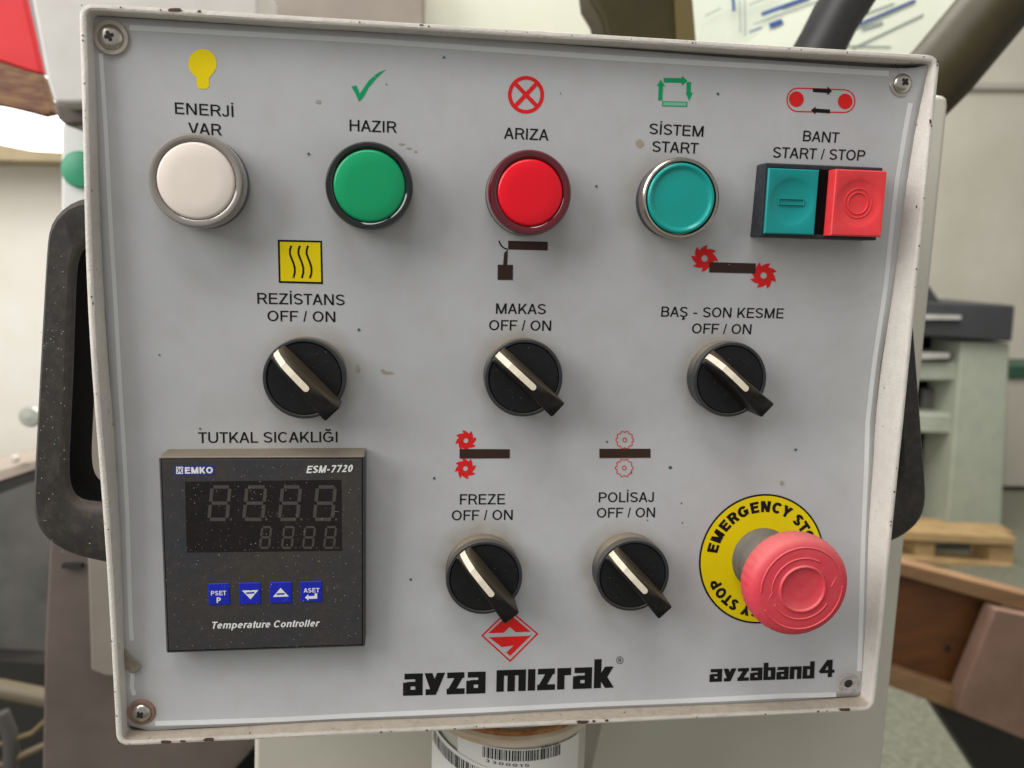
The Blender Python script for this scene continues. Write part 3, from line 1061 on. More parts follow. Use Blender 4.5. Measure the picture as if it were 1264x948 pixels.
def key_block(name, quad, Yk, m, dish, marks):
    q = [at(*a_, Yk) for a_ in quad]
    a0, a1 = (q[0].x + q[3].x) / 2, (q[1].x + q[2].x) / 2
    b1, b0 = (q[0].z + q[1].z) / 2, (q[2].z + q[3].z) / 2
    cx, cz = (a0 + a1) / 2, (b0 + b1) / 2
    # front face with a round dish pressed into it
    n = 64
    vs, fs = [], []

    def edge(a_):
        ca, sa = cos(a_), sin(a_)
        k = min((a1 - a0) / 2 / max(abs(ca), 1e-6), (b1 - b0) / 2 / max(abs(sa), 1e-6))
        return cx + ca * k, cz + sa * k
    angs = sorted([2 * pi * i / n for i in range(n)] + [math.atan2((b1 - b0) / 2 * s2, (a1 - a0) / 2 * s1) % (2 * pi) for s1 in (1, -1) for s2 in (1, -1)])
    n = len(angs)
    hw = min(a1 - a0, b1 - b0) / 2
    rings = []
    rings.append([(edge(a_)[0], edge(a_)[1], Yf + .0005) for a_ in angs])
    rings.append([(edge(a_)[0], edge(a_)[1], Yk + .0004) for a_ in angs])
    rings.append([(cx + (edge(a_)[0] - cx) * .965, cz + (edge(a_)[1] - cz) * .965, Yk) for a_ in angs])
    for rr, dd in ((.90, 0), (.84, .00025), (.70, .0007), (.45, .0010), (.2, .0011), (.01, .0011)):
        rr *= hw
        rings.append([(cx + rr * cos(a_), cz + rr * sin(a_), Yk + dd) for a_ in angs])
    for r_ in rings:
        vs += [Vector((x, y, z)) for x, z, y in r_]
    for j in range(len(rings) - 1):
        for i in range(n):
            k = (i + 1) % n
            fs.append((j * n + i, j * n + k, (j + 1) * n + k, (j + 1) * n + i))
    o = obj(name, vs, fs, m, DB, loc=O, smooth=30)
    return o, cx, cz, hw


_, kx, kz, hw = key_block('start_key', ((949.7, 207.8), (1012, 209.2), (1005, 289.8), (943.2, 288.6)), Yf - .0012, M_tealp, 1, 0)
# raised bar frame on the start key
vs, fs = [], []


def frame3(cx, cz, hx, hz, t, y0, y1, m, name):
    P = [(cx - hx, cz - hz), (cx + hx, cz - hz), (cx + hx, cz + hz), (cx - hx, cz + hz)]
    Q = [(cx - hx + t, cz - hz + t), (cx + hx - t, cz - hz + t), (cx + hx - t, cz + hz - t), (cx - hx + t, cz + hz - t)]
    vs = [Vector((x, y1, z)) for x, z in P] + [Vector((x, y0, z)) for x, z in P] + [Vector((x, y0, z)) for x, z in Q] + [Vector((x, y1, z)) for x, z in Q]
    fs = []
    for j in range(3):
        for i in range(4):
            k = (i + 1) % 4
            fs.append((j * 4 + i, j * 4 + k, (j + 1) * 4 + k, (j + 1) * 4 + i))
    return obj(name, vs, fs, m, DB, loc=O, bevel=.00012)


frame3(kx, kz, .0050, .0012, .00030, Yf - .0012 + .0004, Yf + .001, M_tealp, 'start_mark')
_, kx, kz, hw = key_block('stop_key', ((1032, 208.6), (1095.8, 211), (1087.5, 292.3), (1025.7, 290.6)), Yf - .0056, M_redk, 1, 0)
for r_ in (5.3, 3.9):
    lathe('stop_mark', Vector((kx, Yf - .0046, kz)), [(r_ - .32, -.3), (r_ - .2, .35), (r_, .42), (r_ + .2, .35), (r_ + .32, -.3)], M_redk, DB, n=64)

# selector switches -----------------------------------------------------
LV = [(-13.6, 3.0, 2.0, .8), (-13.2, 3.5, 2.2, 3.5), (-11.8, 3.6, 2.1, 6.2), (-8.6, 3.7, 2.05, 9.6), (-4, 3.7, 2.15, 10.8), (0, 3.7, 2.3, 11.2), (5, 3.7, 2.7, 11.5), (10, 3.65, 3.1, 11.6), (14.4, 3.7, 3.45, 11.6), (15.0, 3.55, 3.35, 11.3), (15.3, 3.3, 3.1, 10.7)]
HB = 9.4


def lever(name, parent, loc):
    vs, fs = [], []
    for s_, wb, wt, h in LV:
        prof = [(-wb, -.4), (-wb * .97, h * .25), (-(wb * .45 + wt * .55), h * .62), (-wt, h - .5), (-wt + .45, h), (wt - .45, h), (wt, h - .5), (wb * .45 + wt * .55, h * .62), (wb * .97, h * .25), (wb, -.4)]
        for t, hh in prof:
            vs.append(Vector((s_, -(HB + hh), t)) * 1e-3)
    n = 10
    for j in range(len(LV) - 1):
        for i in range(n - 1):
            fs.append((j * n + i, j * n + i + 1, (j + 1) * n + i + 1, (j + 1) * n + i))
    fs.append(tuple(range(n)))
    fs.append(tuple(range((len(LV) - 1) * n, len(LV) * n)))
    me = bpy.data.meshes.new(name)
    me.from_pydata([tuple(v) for v in vs], [], fs)
    bm = bmesh.new()
    bm.from_mesh(me)
    bmesh.ops.recalc_face_normals(bm, faces=bm.faces)
    bm.to_mesh(me)
    bm.free()
    me.materials.append(M_lever)
    me.shade_smooth()
    me.set_sharp_from_angle(angle=radians(48))
    return me


def mark_mesh():
    P = [(-13.75, 1.2), (-13.35, 3.7), (-11.9, 6.3), (-8.7, 9.72), (-4, 10.92), (0, 11.32), (2.4, 11.42)]
    vs, fs = [], []
    for s_, h in P:
        for t in (-1.15, 1.15):
            vs.append((s_ * 1e-3, -(HB + h + .12) * 1e-3, t * 1e-3))
    for i in range(len(P) - 1):
        fs.append((2 * i, 2 * i + 1, 2 * i + 3, 2 * i + 2))
    e = len(vs)
    for k in range(1, 7):
        a_ = -pi / 2 + pi * k / 7
        vs.append(((2.4 + 1.15 * cos(a_)) * 1e-3, -(HB + 11.54) * 1e-3, 1.15 * sin(a_) * 1e-3))
    fs.append(tuple([e - 2] + list(range(e, len(vs))) + [e - 1]))
    me = bpy.data.meshes.new('indicator_mark')
    me.from_pydata(vs, [], fs)
    bm = bmesh.new()
    bm.from_mesh(me)
    bmesh.ops.recalc_face_normals(bm, faces=bm.faces)
    if sum(f.normal.y for f in bm.faces) > 0:
        bmesh.ops.reverse_faces(bm, faces=bm.faces)
    bm.to_mesh(me)
    bm.free()
    me.materials.append(M_ind)
    return me


LM, IM = lever('lever', None, None), mark_mesh()
first = None
for px, py, ang in ((379.5, 462.5, 46), (642.3, 462, 41.5), (889.8, 464, 42), (595, 701.5, 51), (773.2, 699, 46.5)):
    O = on(px, py)
    if first is None:
        s = lathe('selector_switch', O, [(13.8, -1.5), (14.0, .5), (14.3, 1.0), (14.3, 6.2), (14.0, 6.4)], M_collar, BX)
        bz = lathe('bezel', O, [(14.0, 6.3), (14.55, 6.6), (14.65, 9.0), (14.55, 9.7), (14.3, 10.1), (13.5, 10.15), (13.25, 9.9), (13.2, 8.6)], M_bezel, s)
        k = lathe('knob', O, [(13.1, 8.4), (13.05, 9.5), (12.8, 9.8), (12.0, 9.75), (.01, 9.6)], M_knob, s)
        first = s
    else:
        s = first.copy()
        k = [c_ for c_ in first.children if c_.name.startswith('knob')][0].copy()
        link(s, BX, O)
        link(k, s, O)
        bz = [c_ for c_ in first.children if c_.name.startswith('bezel')][0].copy()
        link(bz, s, O)
    l = bpy.data.objects.new('lever', LM)
    l.rotation_euler = (0, radians(ang), 0)
    link(l, s, O)
    i_ = bpy.data.objects.new('indicator_mark', IM)
    i_.rotation_euler = (0, radians(ang), 0)
    link(i_, s, O)
    vs, fs = [], []
    for _ in range(16):
        a_, r_ = random.uniform(0, 2 * pi), 12.5 * math.sqrt(random.random())
        q = random.choice((.05, .07, .10))
        b_ = len(vs)
        for k_ in range(5):
            t_ = 2 * pi * k_ / 5
            vs.append(O + Vector((r_ * cos(a_) + q * random.uniform(.6, 1.5) * cos(t_), -9.95 if r_ < 12 else -10, r_ * sin(a_) + q * random.uniform(.6, 1.5) * sin(t_))) * 1e-3)
        fs.append(tuple(range(b_, b_ + 5)))
    tag(obj('dust', vs, fs, M_dust, s, loc=O, tri=True), kind='stuff')

# glue dust that has gathered on the sheet round the controls
nt = M_sheet.node_tree
bs = nt.nodes['Principled BSDF']
src = bs.inputs['Base Color'].links[0].from_socket
geo = nt.nodes.new('ShaderNodeNewGeometry')
nz = nt.nodes.new('ShaderNodeTexNoise')
nz.inputs['Scale'].default_value = 130
nz.inputs['Detail'].default_value = 7
nt.links.new(geo.outputs['Position'], nz.inputs['Vector'])
for px, py, r0, r1, st_ in ((384, 462, 13.5, 21, .60), (640, 458, 14, 19, .55), (886, 460, 14, 19, .45), (594, 696, 14.5, 20, .65), (769, 702, 14.5, 21, .60), (252, 230, 14, 20, .2),
                            (458, 236, 13, 20, .25), (824, 246, 14, 21, .35), (1000, 285, 8, 30, .2), (325, 548, 6, 30, .25), (158, 815, 2, 9, .5), (1047, 844, 3, 9, .45), (175, 878, 5, 9, .4), (137, 46, 5, 9, .4)):
    C_ = on(px, py)
    vd = nt.nodes.new('ShaderNodeVectorMath')
    vd.operation = 'DISTANCE'
    nt.links.new(geo.outputs['Position'], vd.inputs[0])
    vd.inputs[1].default_value = C_
    mr = nt.nodes.new('ShaderNodeMapRange')
    mr.inputs['From Min'].default_value = r0 * 1e-3
    mr.inputs['From Max'].default_value = r1 * 1e-3
    mr.inputs['To Min'].default_value = st_ * 1.3
    mr.inputs['To Max'].default_value = 0.0
    nt.links.new(vd.outputs['Value'], mr.inputs['Value'])
    mm = nt.nodes.new('ShaderNodeMath')
    mm.operation = 'MULTIPLY'
    nt.links.new(mr.outputs[0], mm.inputs[0])
    nt.links.new(nz.outputs['Fac'], mm.inputs[1])
    mx = nt.nodes.new('ShaderNodeMix')
    mx.data_type = 'RGBA'
    nt.links.new(mm.outputs[0], mx.inputs['Factor'])
    ins = [q for q in mx.inputs if q.type == 'RGBA']
    nt.links.new(src, ins[0])
    ins[1].default_value = srgb((140, 126, 102))
    src = [q for q in mx.outputs if q.type == 'RGBA'][0]
nt.links.new(src, bs.inputs['Base Color'])
# emergency stop --------------------------------------------------------
O = on(940.5, 690)
RL = 27.0


def annulus(name, r0, r1, lf, m, parent):
    n, rows = 96, 8
    vs, fs = [], []
    for j in range(rows + 1):
        r_ = r0 + (r1 - r0) * j / rows
        for i in range(n):
            x, z = O.x + r_ * 1e-3 * cos(2 * pi * i / n), O.z + r_ * 1e-3 * sin(2 * pi * i / n)
            vs.append(Vector((x, skin(x, z) - lf, z)))
    vs += [v + Vector((0, lf * .8, 0)) for v in vs[rows * n:]]
    for j in range(rows + 1):
        for i in range(n):
            k = (i + 1) % n
            fs.append((j * n + i, j * n + k, (j + 1) * n + k, (j + 1) * n + i))
    return obj(name, vs, fs, m, parent, loc=O)


lab = annulus('stop_label', 10, RL, .00020, M_black, BX)
annulus('yellow_ring', 10, RL - .75, .00026, M_yel, lab)


def ring_text(text, a_start, a_end, r0, cap):
    quads, W = layout(text, .24, .20, glyph)
    vs, fs = [], []

    def place(px, py, k):
        a_ = radians(a_start + (a_end - a_start) * px / W)
        r_ = (r0 + cap * py) * 1e-3
        x, z = O.x + r_ * cos(a_), O.z + r_ * sin(a_)
        return Vector((x, skin(x, z) - .00034 - k * 1.2e-5, z))
    return emit_quads('ring_lettering', quads, place, M_black, lab)


ring_text('EMERGENCY STOP', 171, 7, 19.6, 4.6)
ring_text('EMERGENCY STOP', -9, -158, 19.6, 4.6)
ES = lathe('emergency_stop', O, [(13.0, -1), (13.0, 1.5), (12.6, 2.2), (12.6, 4.2), (12.9, 4.6), (12.9, 5.0), (12.4, 5.4), (12.3, 9.0), (12.1, 9.3), (12.1, 11.5), (11.4, 12.0), (11.2, 21)], M_stopc, BX, lean=.07)
tag(ES, 'red mushroom stop button on a grey collar')
HD = [(r_ * 1.09, h_ * 1.10) for r_, h_ in [(10.5, 15.5), (13.0, 16.0), (16.0, 17.2), (17.6, 19.0), (18.1, 21.0), (18.2, 24.2), (17.8, 26.0), (16.9, 27.3), (15.4, 28.0), (13.9, 28.25), (12.6, 28.35), (9.0, 28.4), (8.55, 28.45), (8.35, 28.9), (8.1, 29.1), (7.75, 29.0), (7.55, 28.5), (7.3, 28.35), (4.0, 28.1), (2.5, 28.0), (1.2, 27.85), (.01, 27.8)]]
hd = lathe('mushroom_head', O, HD, M_stop, ES, n=144, smooth=40, knurl=(3, 5, 72, .004), lean=.07)


def ridge(a0, a1, r_, rr=.28, tip=False, end=None):
    pts = []
    n = 24
    for i in range(n + 1):
        a_ = radians(a0 + (a1 - a0) * i / n)
        pts.append(O + Vector((r_ * 1.09 * cos(a_), (-28.40 if r_ < 13.2 else -28.1) * 1.1, r_ * 1.09 * sin(a_))) * 1e-3 + Vector((.0022, 0, 0)))
    o = tube('raised_arrow_line', pts, rr * 1e-3, M_stop, ES, n=8)
    WL[o.name] = WL[o.name]
    return o


EK = 1.09
ridge(18, 184, 14.7, .42)
ridge(60, 184, 11.0, .34)
ridge(2, -150, 14.7, .42)
ridge(-30, -150, 11.0, .34)
# arrow heads
for aa in (190, 10):
    a_ = radians(aa)
    tipd = Vector((cos(a_), 0, sin(a_)))
    side = Vector((-sin(a_), 0, cos(a_))) * (1 if aa > 90 else 1)
    base = O + tipd * .0142
    P = [O + tipd * .0172 + Vector((0, -.0305, 0)) - side * .0013, base + side * .0028 + Vector((0, -.0309, 0)), O + tipd * .0114 + Vector((0, -.0313, 0)) - side * .0013]
    P = [p_ + Vector((.0022, 0, 0)) for p_ in P]
    tube('raised_arrow_line', P, .00028, M_stop, ES, n=8)
dq = []

# temperature controller --------------------------------------------------
A = on(325, 680)
Yc = A.y - .0098
c = [at(*q, Yc) for q in ((197.6, 563.8), (451.3, 562.2), (450, 799.2), (202.9, 806))]
x0, x1 = (c[0].x + c[3].x) / 2, (c[1].x + c[2].x) / 2
z1, z0 = (c[0].z + c[1].z) / 2, (c[2].z + c[3].z) / 2
TC = box('temperature_controller', x0, x1, Yc, A.y + .003, z0, z1, M_ctrl, BX, bevel=.0007, loc=A)
tag(TC, 'square black temperature controller with a dark display')
# recessed line round the front foil
e = .0011
vs = []
box('front_foil', x0 + e, x1 - e, Yc - .00025, Yc + .001, z0 + e, z1 - e, M_ctrlf, TC, bevel=.0002, loc=A)
box('foil_gap', x0 + e - .0003, x1 - e + .0003, Yc - .00005, Yc + .001, z0 + e - .0003, z1 - e + .0003, M_void, TC, loc=A)
Y2 = Yc - .00025


def cl(p):
    return p


ink('display_window', [[(228.4, 594.6), (421.6, 592.2), (422.2, 679.8), (230.4, 682)]], M_disp, TC, Y=Y2, base=.00006)


def seg7(x0, x1, y0, y1, sl, w):
    """seven segments and the point between two slanted sides"""
    def P(u, v):
        return (x0 + (x1 - x0) * u + sl * (1 - v), y0 + (y1 - y0) * v)
    g = .05
    out = []
    for (u0, v0, u1, v1) in ((0 + .06, 0, 1 - .06, 0), (0 + .06, .5, 1 - .06, .5), (0 + .06, 1, 1 - .06, 1), (0, g, 0, .5 - g), (1, g, 1, .5 - g), (0, .5 + g, 0, 1 - g), (1, .5 + g, 1, 1 - g)):
        out.append({'line': [P(u0, v0), P(u1, v1)], 'w': w})
    out.append(disc(x1 + 5, y1, w * .4, n=8))
    return out


for a0, a1 in ((258, 280), (301, 324), (345, 367), (388, 410)):
    ink('digit', seg7(a0, a1, 601, 641, 4, 4.2), M_seg, TC, Y=Y2, base=.0001)
for a0, a1 in ((321, 332), (348, 360), (374, 386), (400, 412)):
    ink('digit', seg7(a0, a1, 650.5, 676, 3, 2.6), M_seg, TC, Y=Y2, base=.0001)
caption('model_number', 'ESM-7720', (378, 584), (434.3, 582.4), 9.0, M_white, TC, wd=.19, gap=.15, Y=Y2, slant=.22)
caption('controller_caption', 'Temperature Controller', (260.2, 776), (393, 773.2), 8.6, M_white, TC, wd=.17, gap=.15, Y=Y2, slant=.22)
ink('logo_patch', [[(215, 574.5), (264.5, 574), (264.5, 586.4), (215.4, 587)]], mat('logo_blue', (34, 44, 120), .4), TC, Y=Y2, base=.00006)
caption('logo_lettering', 'EMKO', (228.4, 584.6), (263, 584.2), 8.0, M_white, TC, wd=.21, gap=.12, Y=Y2, base=.0001)
ink('logo_square', [{'line': [(218, 576.6), (225.4, 576.6), (225.4, 584.4), (218, 584.4)], 'w': 1.0, 'closed': True}, {'line': disc(221.7, 580.5, 2.6, 2.7, 14), 'w': .9, 'closed': True}, {'line': [(221.7, 577), (221.7, 584)], 'w': .8}], M_white, TC, Y=Y2, base=.0001)
KQ = (((257, 720.5), (283.5, 719.8), (283.8, 746.4), (257.4, 747)), ((295, 719.6), (321.6, 719), (321.9, 745.6), (295.4, 746)),
      ((332.9, 718.9), (360.2, 718.2), (360.5, 744.4), (333.3, 745)), ((370.8, 718), (397.3, 717.3), (397.7, 742.8), (371.3, 743.5)))
for q in KQ:
    c = [at(*a_, Y2 - .0002) for a_ in q]
    a0, a1, b1, b0 = (c[0].x + c[3].x) / 2, (c[1].x + c[2].x) / 2, (c[0].z + c[1].z) / 2, (c[2].z + c[3].z) / 2
    box('key', a0, a1, Y2 - .0003, Y2 + .0004, b0, b1, M_blue, TC, bevel=.0003, loc=A)
Yk = Y2 - .0003
caption('key_lettering', 'PSET', (260.6, 735), (279.4, 734.6), 5.6, M_white, TC, wd=.17, Y=Yk)
caption('key_lettering', 'P', (267.6, 744.2), (272.8, 744.1), 7, M_white, TC, wd=.2, Y=Yk)
ink('key_symbol', [[(298.8, 728.8), (319, 728.2), (309.3, 739.6)]], M_white, TC, Y=Yk, base=.00008)
ink('key_symbol', [[(308.2, 725.6), (309.9, 725.6), (309.9, 729), (308.2, 729)], {'line': [(304, 732), (314, 731.4)], 'w': 2}], M_blue, TC, Y=Yk, base=.00012)
ink('key_symbol', [[(336.8, 736.8), (346.4, 725.6), (356.6, 736.2)]], M_white, TC, Y=Yk, base=.00008)
ink('key_symbol', [{'line': [(341.6, 733.2), (351.4, 732.8)], 'w': 2}], M_blue, TC, Y=Yk, base=.00012)
caption('key_lettering', 'ASET', (374.8, 731.4), (394.4, 731), 5.4, M_white, TC, wd=.17, Y=Yk)
ink('key_symbol', [[(376.4, 737.4), (380.8, 733.4), (380.8, 735.8), (388.4, 735.4), (388.4, 732.4), (391.6, 732.2), (391.6, 738.8), (380.8, 739.2), (380.8, 741.2)]], M_white, TC, Y=Yk, base=.00008)
dq = []
for _ in range(900):
    x, y = random.uniform(205, 446), random.uniform(570, 800)
    r = random.choice((.15, .18, .22, .3, .42)) * random.uniform(.7, 1.3)
    dq.append([(x + r * random.uniform(.6, 1.4) * cos(a), y + r * random.uniform(.6, 1.4) * sin(a)) for a in (0, 1.2, 2.5, 3.8, 5.0)])
tag(ink('dust', dq, M_dust, TC, Y=Y2, base=.0004), kind='stuff')

# ------------------------------------------------------------------ background
M_wall = mat('plaster_wall', (205, 200, 188), .8, col2=(190, 184, 170), scale=1.6, bump=.2, bscale=30)
M_wallL = mat('white_plaster', (222, 218, 210), .8, col2=(210, 202, 188), scale=5)
M_floor = mat('terrazzo_floor', (120, 121, 106), .5, col2=(90, 91, 78), scale=55)
M_cab = mat('cabinet_paint', (196, 193, 180), .45, col2=(186, 182, 168), scale=7, fleck=.1, fcol=(120, 116, 100), fscale=60)
M_post = mat('grey_post_paint', (186, 184, 180), .45, col2=(172, 168, 162), scale=14)
M_brn = mat('taupe_steel', (106, 95, 89), .40, col2=(88, 78, 73), scale=12, metal=.2)
M_redc = mat('red_sheet', (196, 20, 28), .6, var=.12, scale=12)
M_burn = mat('brown_scorched_edge', (84, 46, 40), .7, col2=(124, 94, 62), scale=45, stretch=(1, 1, 4))
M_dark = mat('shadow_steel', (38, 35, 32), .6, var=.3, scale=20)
M_olive = mat('olive_paint', (56, 48, 22), .5, spec=.3, col2=(44, 38, 18), scale=14)
M_paper = mat('laminated_paper', (226, 230, 214), .25, col2=(214, 222, 206), scale=12)
M_pblue = mat('blue_line_print', (64, 92, 150), .4)
M_pgrey = mat('grey_line_print', (150, 160, 158), .4)
M_hose = mat('black_hose', (34, 33, 33), .45)
M_mach = mat('pale_green_machine', (160, 165, 150), .5, col2=(148, 154, 140), scale=10)
M_mdark = mat('dark_machine_top', (56, 58, 60), .5, var=.15, scale=10)
M_wood = mat('pallet_wood', (178, 150, 106), .75, col2=(150, 122, 82), scale=8, stretch=(1, 1, 6))
M_crate = mat('dark_plywood', (108, 64, 26), .65, col2=(84, 48, 18), scale=9, stretch=(1, 1, 4))
M_crateL = mat('pale_batten', (146, 112, 78), .7, col2=(126, 94, 64), scale=12, stretch=(.4, 1, 4))
M_crateP = mat('pink_brown_board', (142, 112, 96), .7, col2=(124, 96, 80), scale=12)
FZ = -1.12

tag(obj('floor', [Vector(v) for v in ((-4, -2, FZ), (8, -2, FZ), (8, 7, FZ), (-4, 7, FZ))], [(0, 1, 2, 3)], M_floor, loc=(0, 0, FZ)), kind='structure')
tag(box('back_wall', -.9, 8, 4.6, 4.75, FZ, 2.6, M_wall), kind='structure')
tag(slab('side_wall', [(-500, 185), (118, 190), (118, 1010), (-500, 1010)], 1.15, .12, M_wallL), kind='structure')
# wall seam behind
SE = slab('wall_seam', [(1140, 101), (1300, 103), (1300, 110), (1140, 109)], 4.55, .05, mat('seam_paint', (178, 172, 164), .7))
tag(SE, 'thin grey seam running level across the wall above the pale machine', 'wall seam')

# pale cabinet behind the box
cab = slab('cabinet', [(320, 118), (1166, 116), (1171, 121), (1172, 130), (1090, 948), (1050, 1350), (310, 1350)], .125, .30, M_cab, bevel=.004)
tag(cab, 'pale grey green machine cabinet standing right behind the control box', 'cabinet')

# support post with barcode stickers
pc = at(628, 935, .062)
PR = .0385
sp_ = thing('support_post', 'white round post with barcode stickers and a rusty collar under the box', 'post', (pc.x, .062, -BH / 2 - .35))
M_tube = mat('post_paint', (206, 202, 190), .5, var=.1, scale=40)
tube('post_tube', [(pc.x, .062, -BH / 2 - .35), (pc.x, .062, -BH / 2 - .001)], PR * .93, M_tube, sp_, n=48)
M_coll = mat('rusty_collar', (214, 206, 190), .6, col2=(196, 174, 142), scale=38, stretch=(1, 1, 5), bump=.3)


def vlathe(name, c, prof, m, parent, n=64):
    vs, fs = [], []
    for j, (r, z) in enumerate(prof):
        for i in range(n):
            a_ = 2 * pi * i / n
            vs.append(Vector((c[0] + r * cos(a_), c[1] + r * sin(a_), z)))
    for j in range(len(prof) - 1):
        for i in range(n):
            k = (i + 1) % n
            fs.append((j * n + i, j * n + k, (j + 1) * n + k, (j + 1) * n + i))
    return obj(name, vs, fs, m, parent, smooth=40)


zt = -BH / 2 - .0150
vlathe('collar', (pc.x, .062), [(PR * .93, zt - .0085), (PR, zt - .0085), (PR * 1.03, zt - .0075), (PR * 1.03, zt - .0045), (PR * 1.0, zt - .0035), (PR * .98, zt - .003)], M_coll, sp_)
vlathe('rust_band', (pc.x, .062), [(PR * .98, zt - .0036), (PR * 1.012, zt - .0028), (PR * 1.01, zt - .0012), (PR * .98, zt - .0006)], mat('rust', (134, 76, 36), .8, col2=(180, 130, 80), scale=220, bump=.5), sp_)


def wrap(name, a0, a1, zf0, zf1, hgt, m, parent, r=PR * .945, th=.0003):
    """paper stuck round the post between two angles; its top edge runs from zf0 to zf1"""
    vs, fs = [], []
    n = 24
    for i in range(n + 1):
        t = i / n
        a_ = radians(a0 + (a1 - a0) * t)
        z = zf0 + (zf1 - zf0) * t
        for rr in (r, r + th):
            for zz in (z, z - hgt):
                vs.append(Vector((pc.x + rr * sin(a_), .062 - rr * cos(a_), zz)))
    for i in range(n):
        b, c_ = 4 * i, 4 * i + 4
        for p_, q_ in ((0, 2), (2, 3), (3, 1), (1, 0)):
            fs.append((b + p_, c_ + p_, c_ + q_, b + q_))
    return obj(name, vs, fs, m, parent, smooth=50)


M_stick = mat('sticker_paper', (232, 230, 226), .45)
s1 = wrap('sticker', -46, 50, zt - .0092, zt - .0120, .026, M_stick, sp_)
s2 = wrap('sticker', -80, 10, zt - .0125, zt - .0235, .045, M_stick, sp_, r=PR * .945 + .0006)


def bars(par, a0, a1, za, zb, hgt, r, seed):
    random.seed(seed)
    vs, fs = [], []
    a_ = a0
    while a_ < a1:
        w_ = random.choice((.35, .35, .7, 1.0))
        b = len(vs)
        for q in (a_, a_ + w_):
            t = (q - a0) / (a1 - a0)
            z = za + (zb - za) * t
            for zz in (z, z - hgt):
                vs.append(Vector((pc.x + r * sin(radians(q)), .062 - r * cos(radians(q)), zz)))
        fs.append((b, b + 1, b + 3, b + 2))
        a_ += w_ + random.choice((.4, .7, .7, 1.1))
    return obj('barcode', vs, fs, M_black, par, tri=True)


bars(s1, -26, 30, zt - .0102, zt - .0118, .0050, PR * .945 + .00045, 3)
bars(s2, -76, -18, zt - .0150, zt - .0215, .0060, PR * .945 + .00105, 5)
# digits below the bars and the volume above them
quads, W = layout('3300015', .13, .25, glyph)
emit_quads('digits', quads, lambda px, py, k: Vector((pc.x + (PR * .945 + .00045) * sin(radians(-24 + px / W * 30)), .062 - (PR * .945 + .00045 + k * 2e-5) * cos(radians(-24 + px / W * 30)), zt - .0172 - .0016 * px / W + py * .0013)), M_black, s1)
quads, W = layout('500 ml', .13, .2, glyph)
emit_quads('digits', quads, lambda px, py, k: Vector((pc.x + (PR * .945 + .00045) * sin(radians(14 + px / W * 14)), .062 - (PR * .945 + .00045 + k * 2e-5) * cos(radians(14 + px / W * 14)), zt - .0112 - .0004 * px / W + py * .0011)), M_black, s1)
random.seed(11)
wr = slab('bracket_plate', [(716, 885), (745, 885), (728, 960), (712, 1010), (690, 1010)], .095, .012, mat('bracket_paint', (176, 170, 158), .5, var=.2, scale=40))
tag(wr, 'slanted grey bracket plate beside the barcode post below the box', 'bracket')

# left and lower left
po = slab('machine_post', [(30, -40), (320, -40), (320, 128), (66, 128), (57, 100)], .42, .10, M_post, bevel=.004)
tag(po, 'pale grey slanted machine post behind the upper left corner of the box', 'machine post')
lp = slab('lower_post', [(75, 152), (180, 152), (180, 420), (75, 420)], .50, .06, mat('lower_post_paint', (206, 206, 202), .5, var=.06, scale=12), bevel=.003)
tag(lp, 'short pale grey post with a green button above the left handle', 'post')
g0 = at(101, 210, .50)
gb = lathe('green_button', g0, [(16, -1), (16, 4), (14, 6.5), (8, 8), (.01, 8.2)], mat('old_green', (50, 140, 104), .4, var=.1, scale=80), lp, n=40)
jt = slab('clamp_joint', [(62, 124), (130, 128), (130, 152), (82, 156), (70, 146)], .45, .08, mat('greasy_joint', (88, 76, 68), .4, col2=(52, 44, 40), scale=60), bevel=.004)
tag(jt, 'dark greasy clamp joint between the two pale posts on the left', 'clamp')
rd = thing('red_cloth', 'red cloth with a scorched brown hem hanging at the upper left edge', 'cloth', at(20, 60, .60))
slab('cloth_panel', [(-90, -50), (22, -50), (31, 0), (52, 92), (30, 86), (0, 76), (-90, 60)], .60, .012, M_redc, rd, bevel=.003)
slab('scorched_hem', [(-90, 60), (0, 76), (30, 86), (52, 92), (66, 140), (52, 143), (30, 137), (0, 130), (-90, 118)], .598, .016, M_burn, rd, bevel=.003)
wn = thing('window', 'bright daylit window strip below the red cloth', 'window', at(20, 180, 1.1))
M_win = mat('daylight_pane', (255, 255, 252), .4, emit=1.7)
slab('pane', [(-260, 60), (110, 100), (110, 190), (-260, 182)], 1.10, .01, M_win, wn)
slab('sill', [(-260, 172), (0, 178), (40, 186), (110, 190), (110, 200), (0, 197), (-260, 196)], 1.05, .10, mat('sill_wood', (168, 150, 116), .6, var=.2, scale=30), wn)
bt = slab('ledge', [(-80, 598), (46, 567), (46, 580), (-80, 622)], .70, .10, mat('ledge_top', (166, 152, 140), .5, var=.1, scale=30), bevel=.003)
tag(bt, 'brown steel ledge with a dark underside left of the handle', 'ledge')
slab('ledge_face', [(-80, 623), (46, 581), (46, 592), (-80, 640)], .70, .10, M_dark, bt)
b0_ = at(37, 514, .66)
bo = lathe('bolt_head', b0_, [(12, -6), (12, 0), (10, 3), (.01, 4.2)], mat('bolt_zinc', (176, 178, 168), .4, metal=.4), None, n=24)
tag(bo, 'round zinc bolt head on the white wall beside the handle', 'bolt')
b1_ = at(17, 567, .69)
bo = lathe('bolt_head', b1_, [(4.5, -6), (4.5, 0), (3.6, 1.6), (.01, 2.2)], mat('bolt_zinc_small', (200, 190, 176), .4), None, n=24)
tag(bo, 'small pale bolt sitting on the brown steel ledge', 'bolt')
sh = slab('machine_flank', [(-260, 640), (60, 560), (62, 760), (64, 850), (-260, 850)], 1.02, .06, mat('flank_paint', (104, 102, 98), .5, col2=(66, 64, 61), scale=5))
tag(sh, 'dull grey machine flank in shade at the lower left', 'machine')
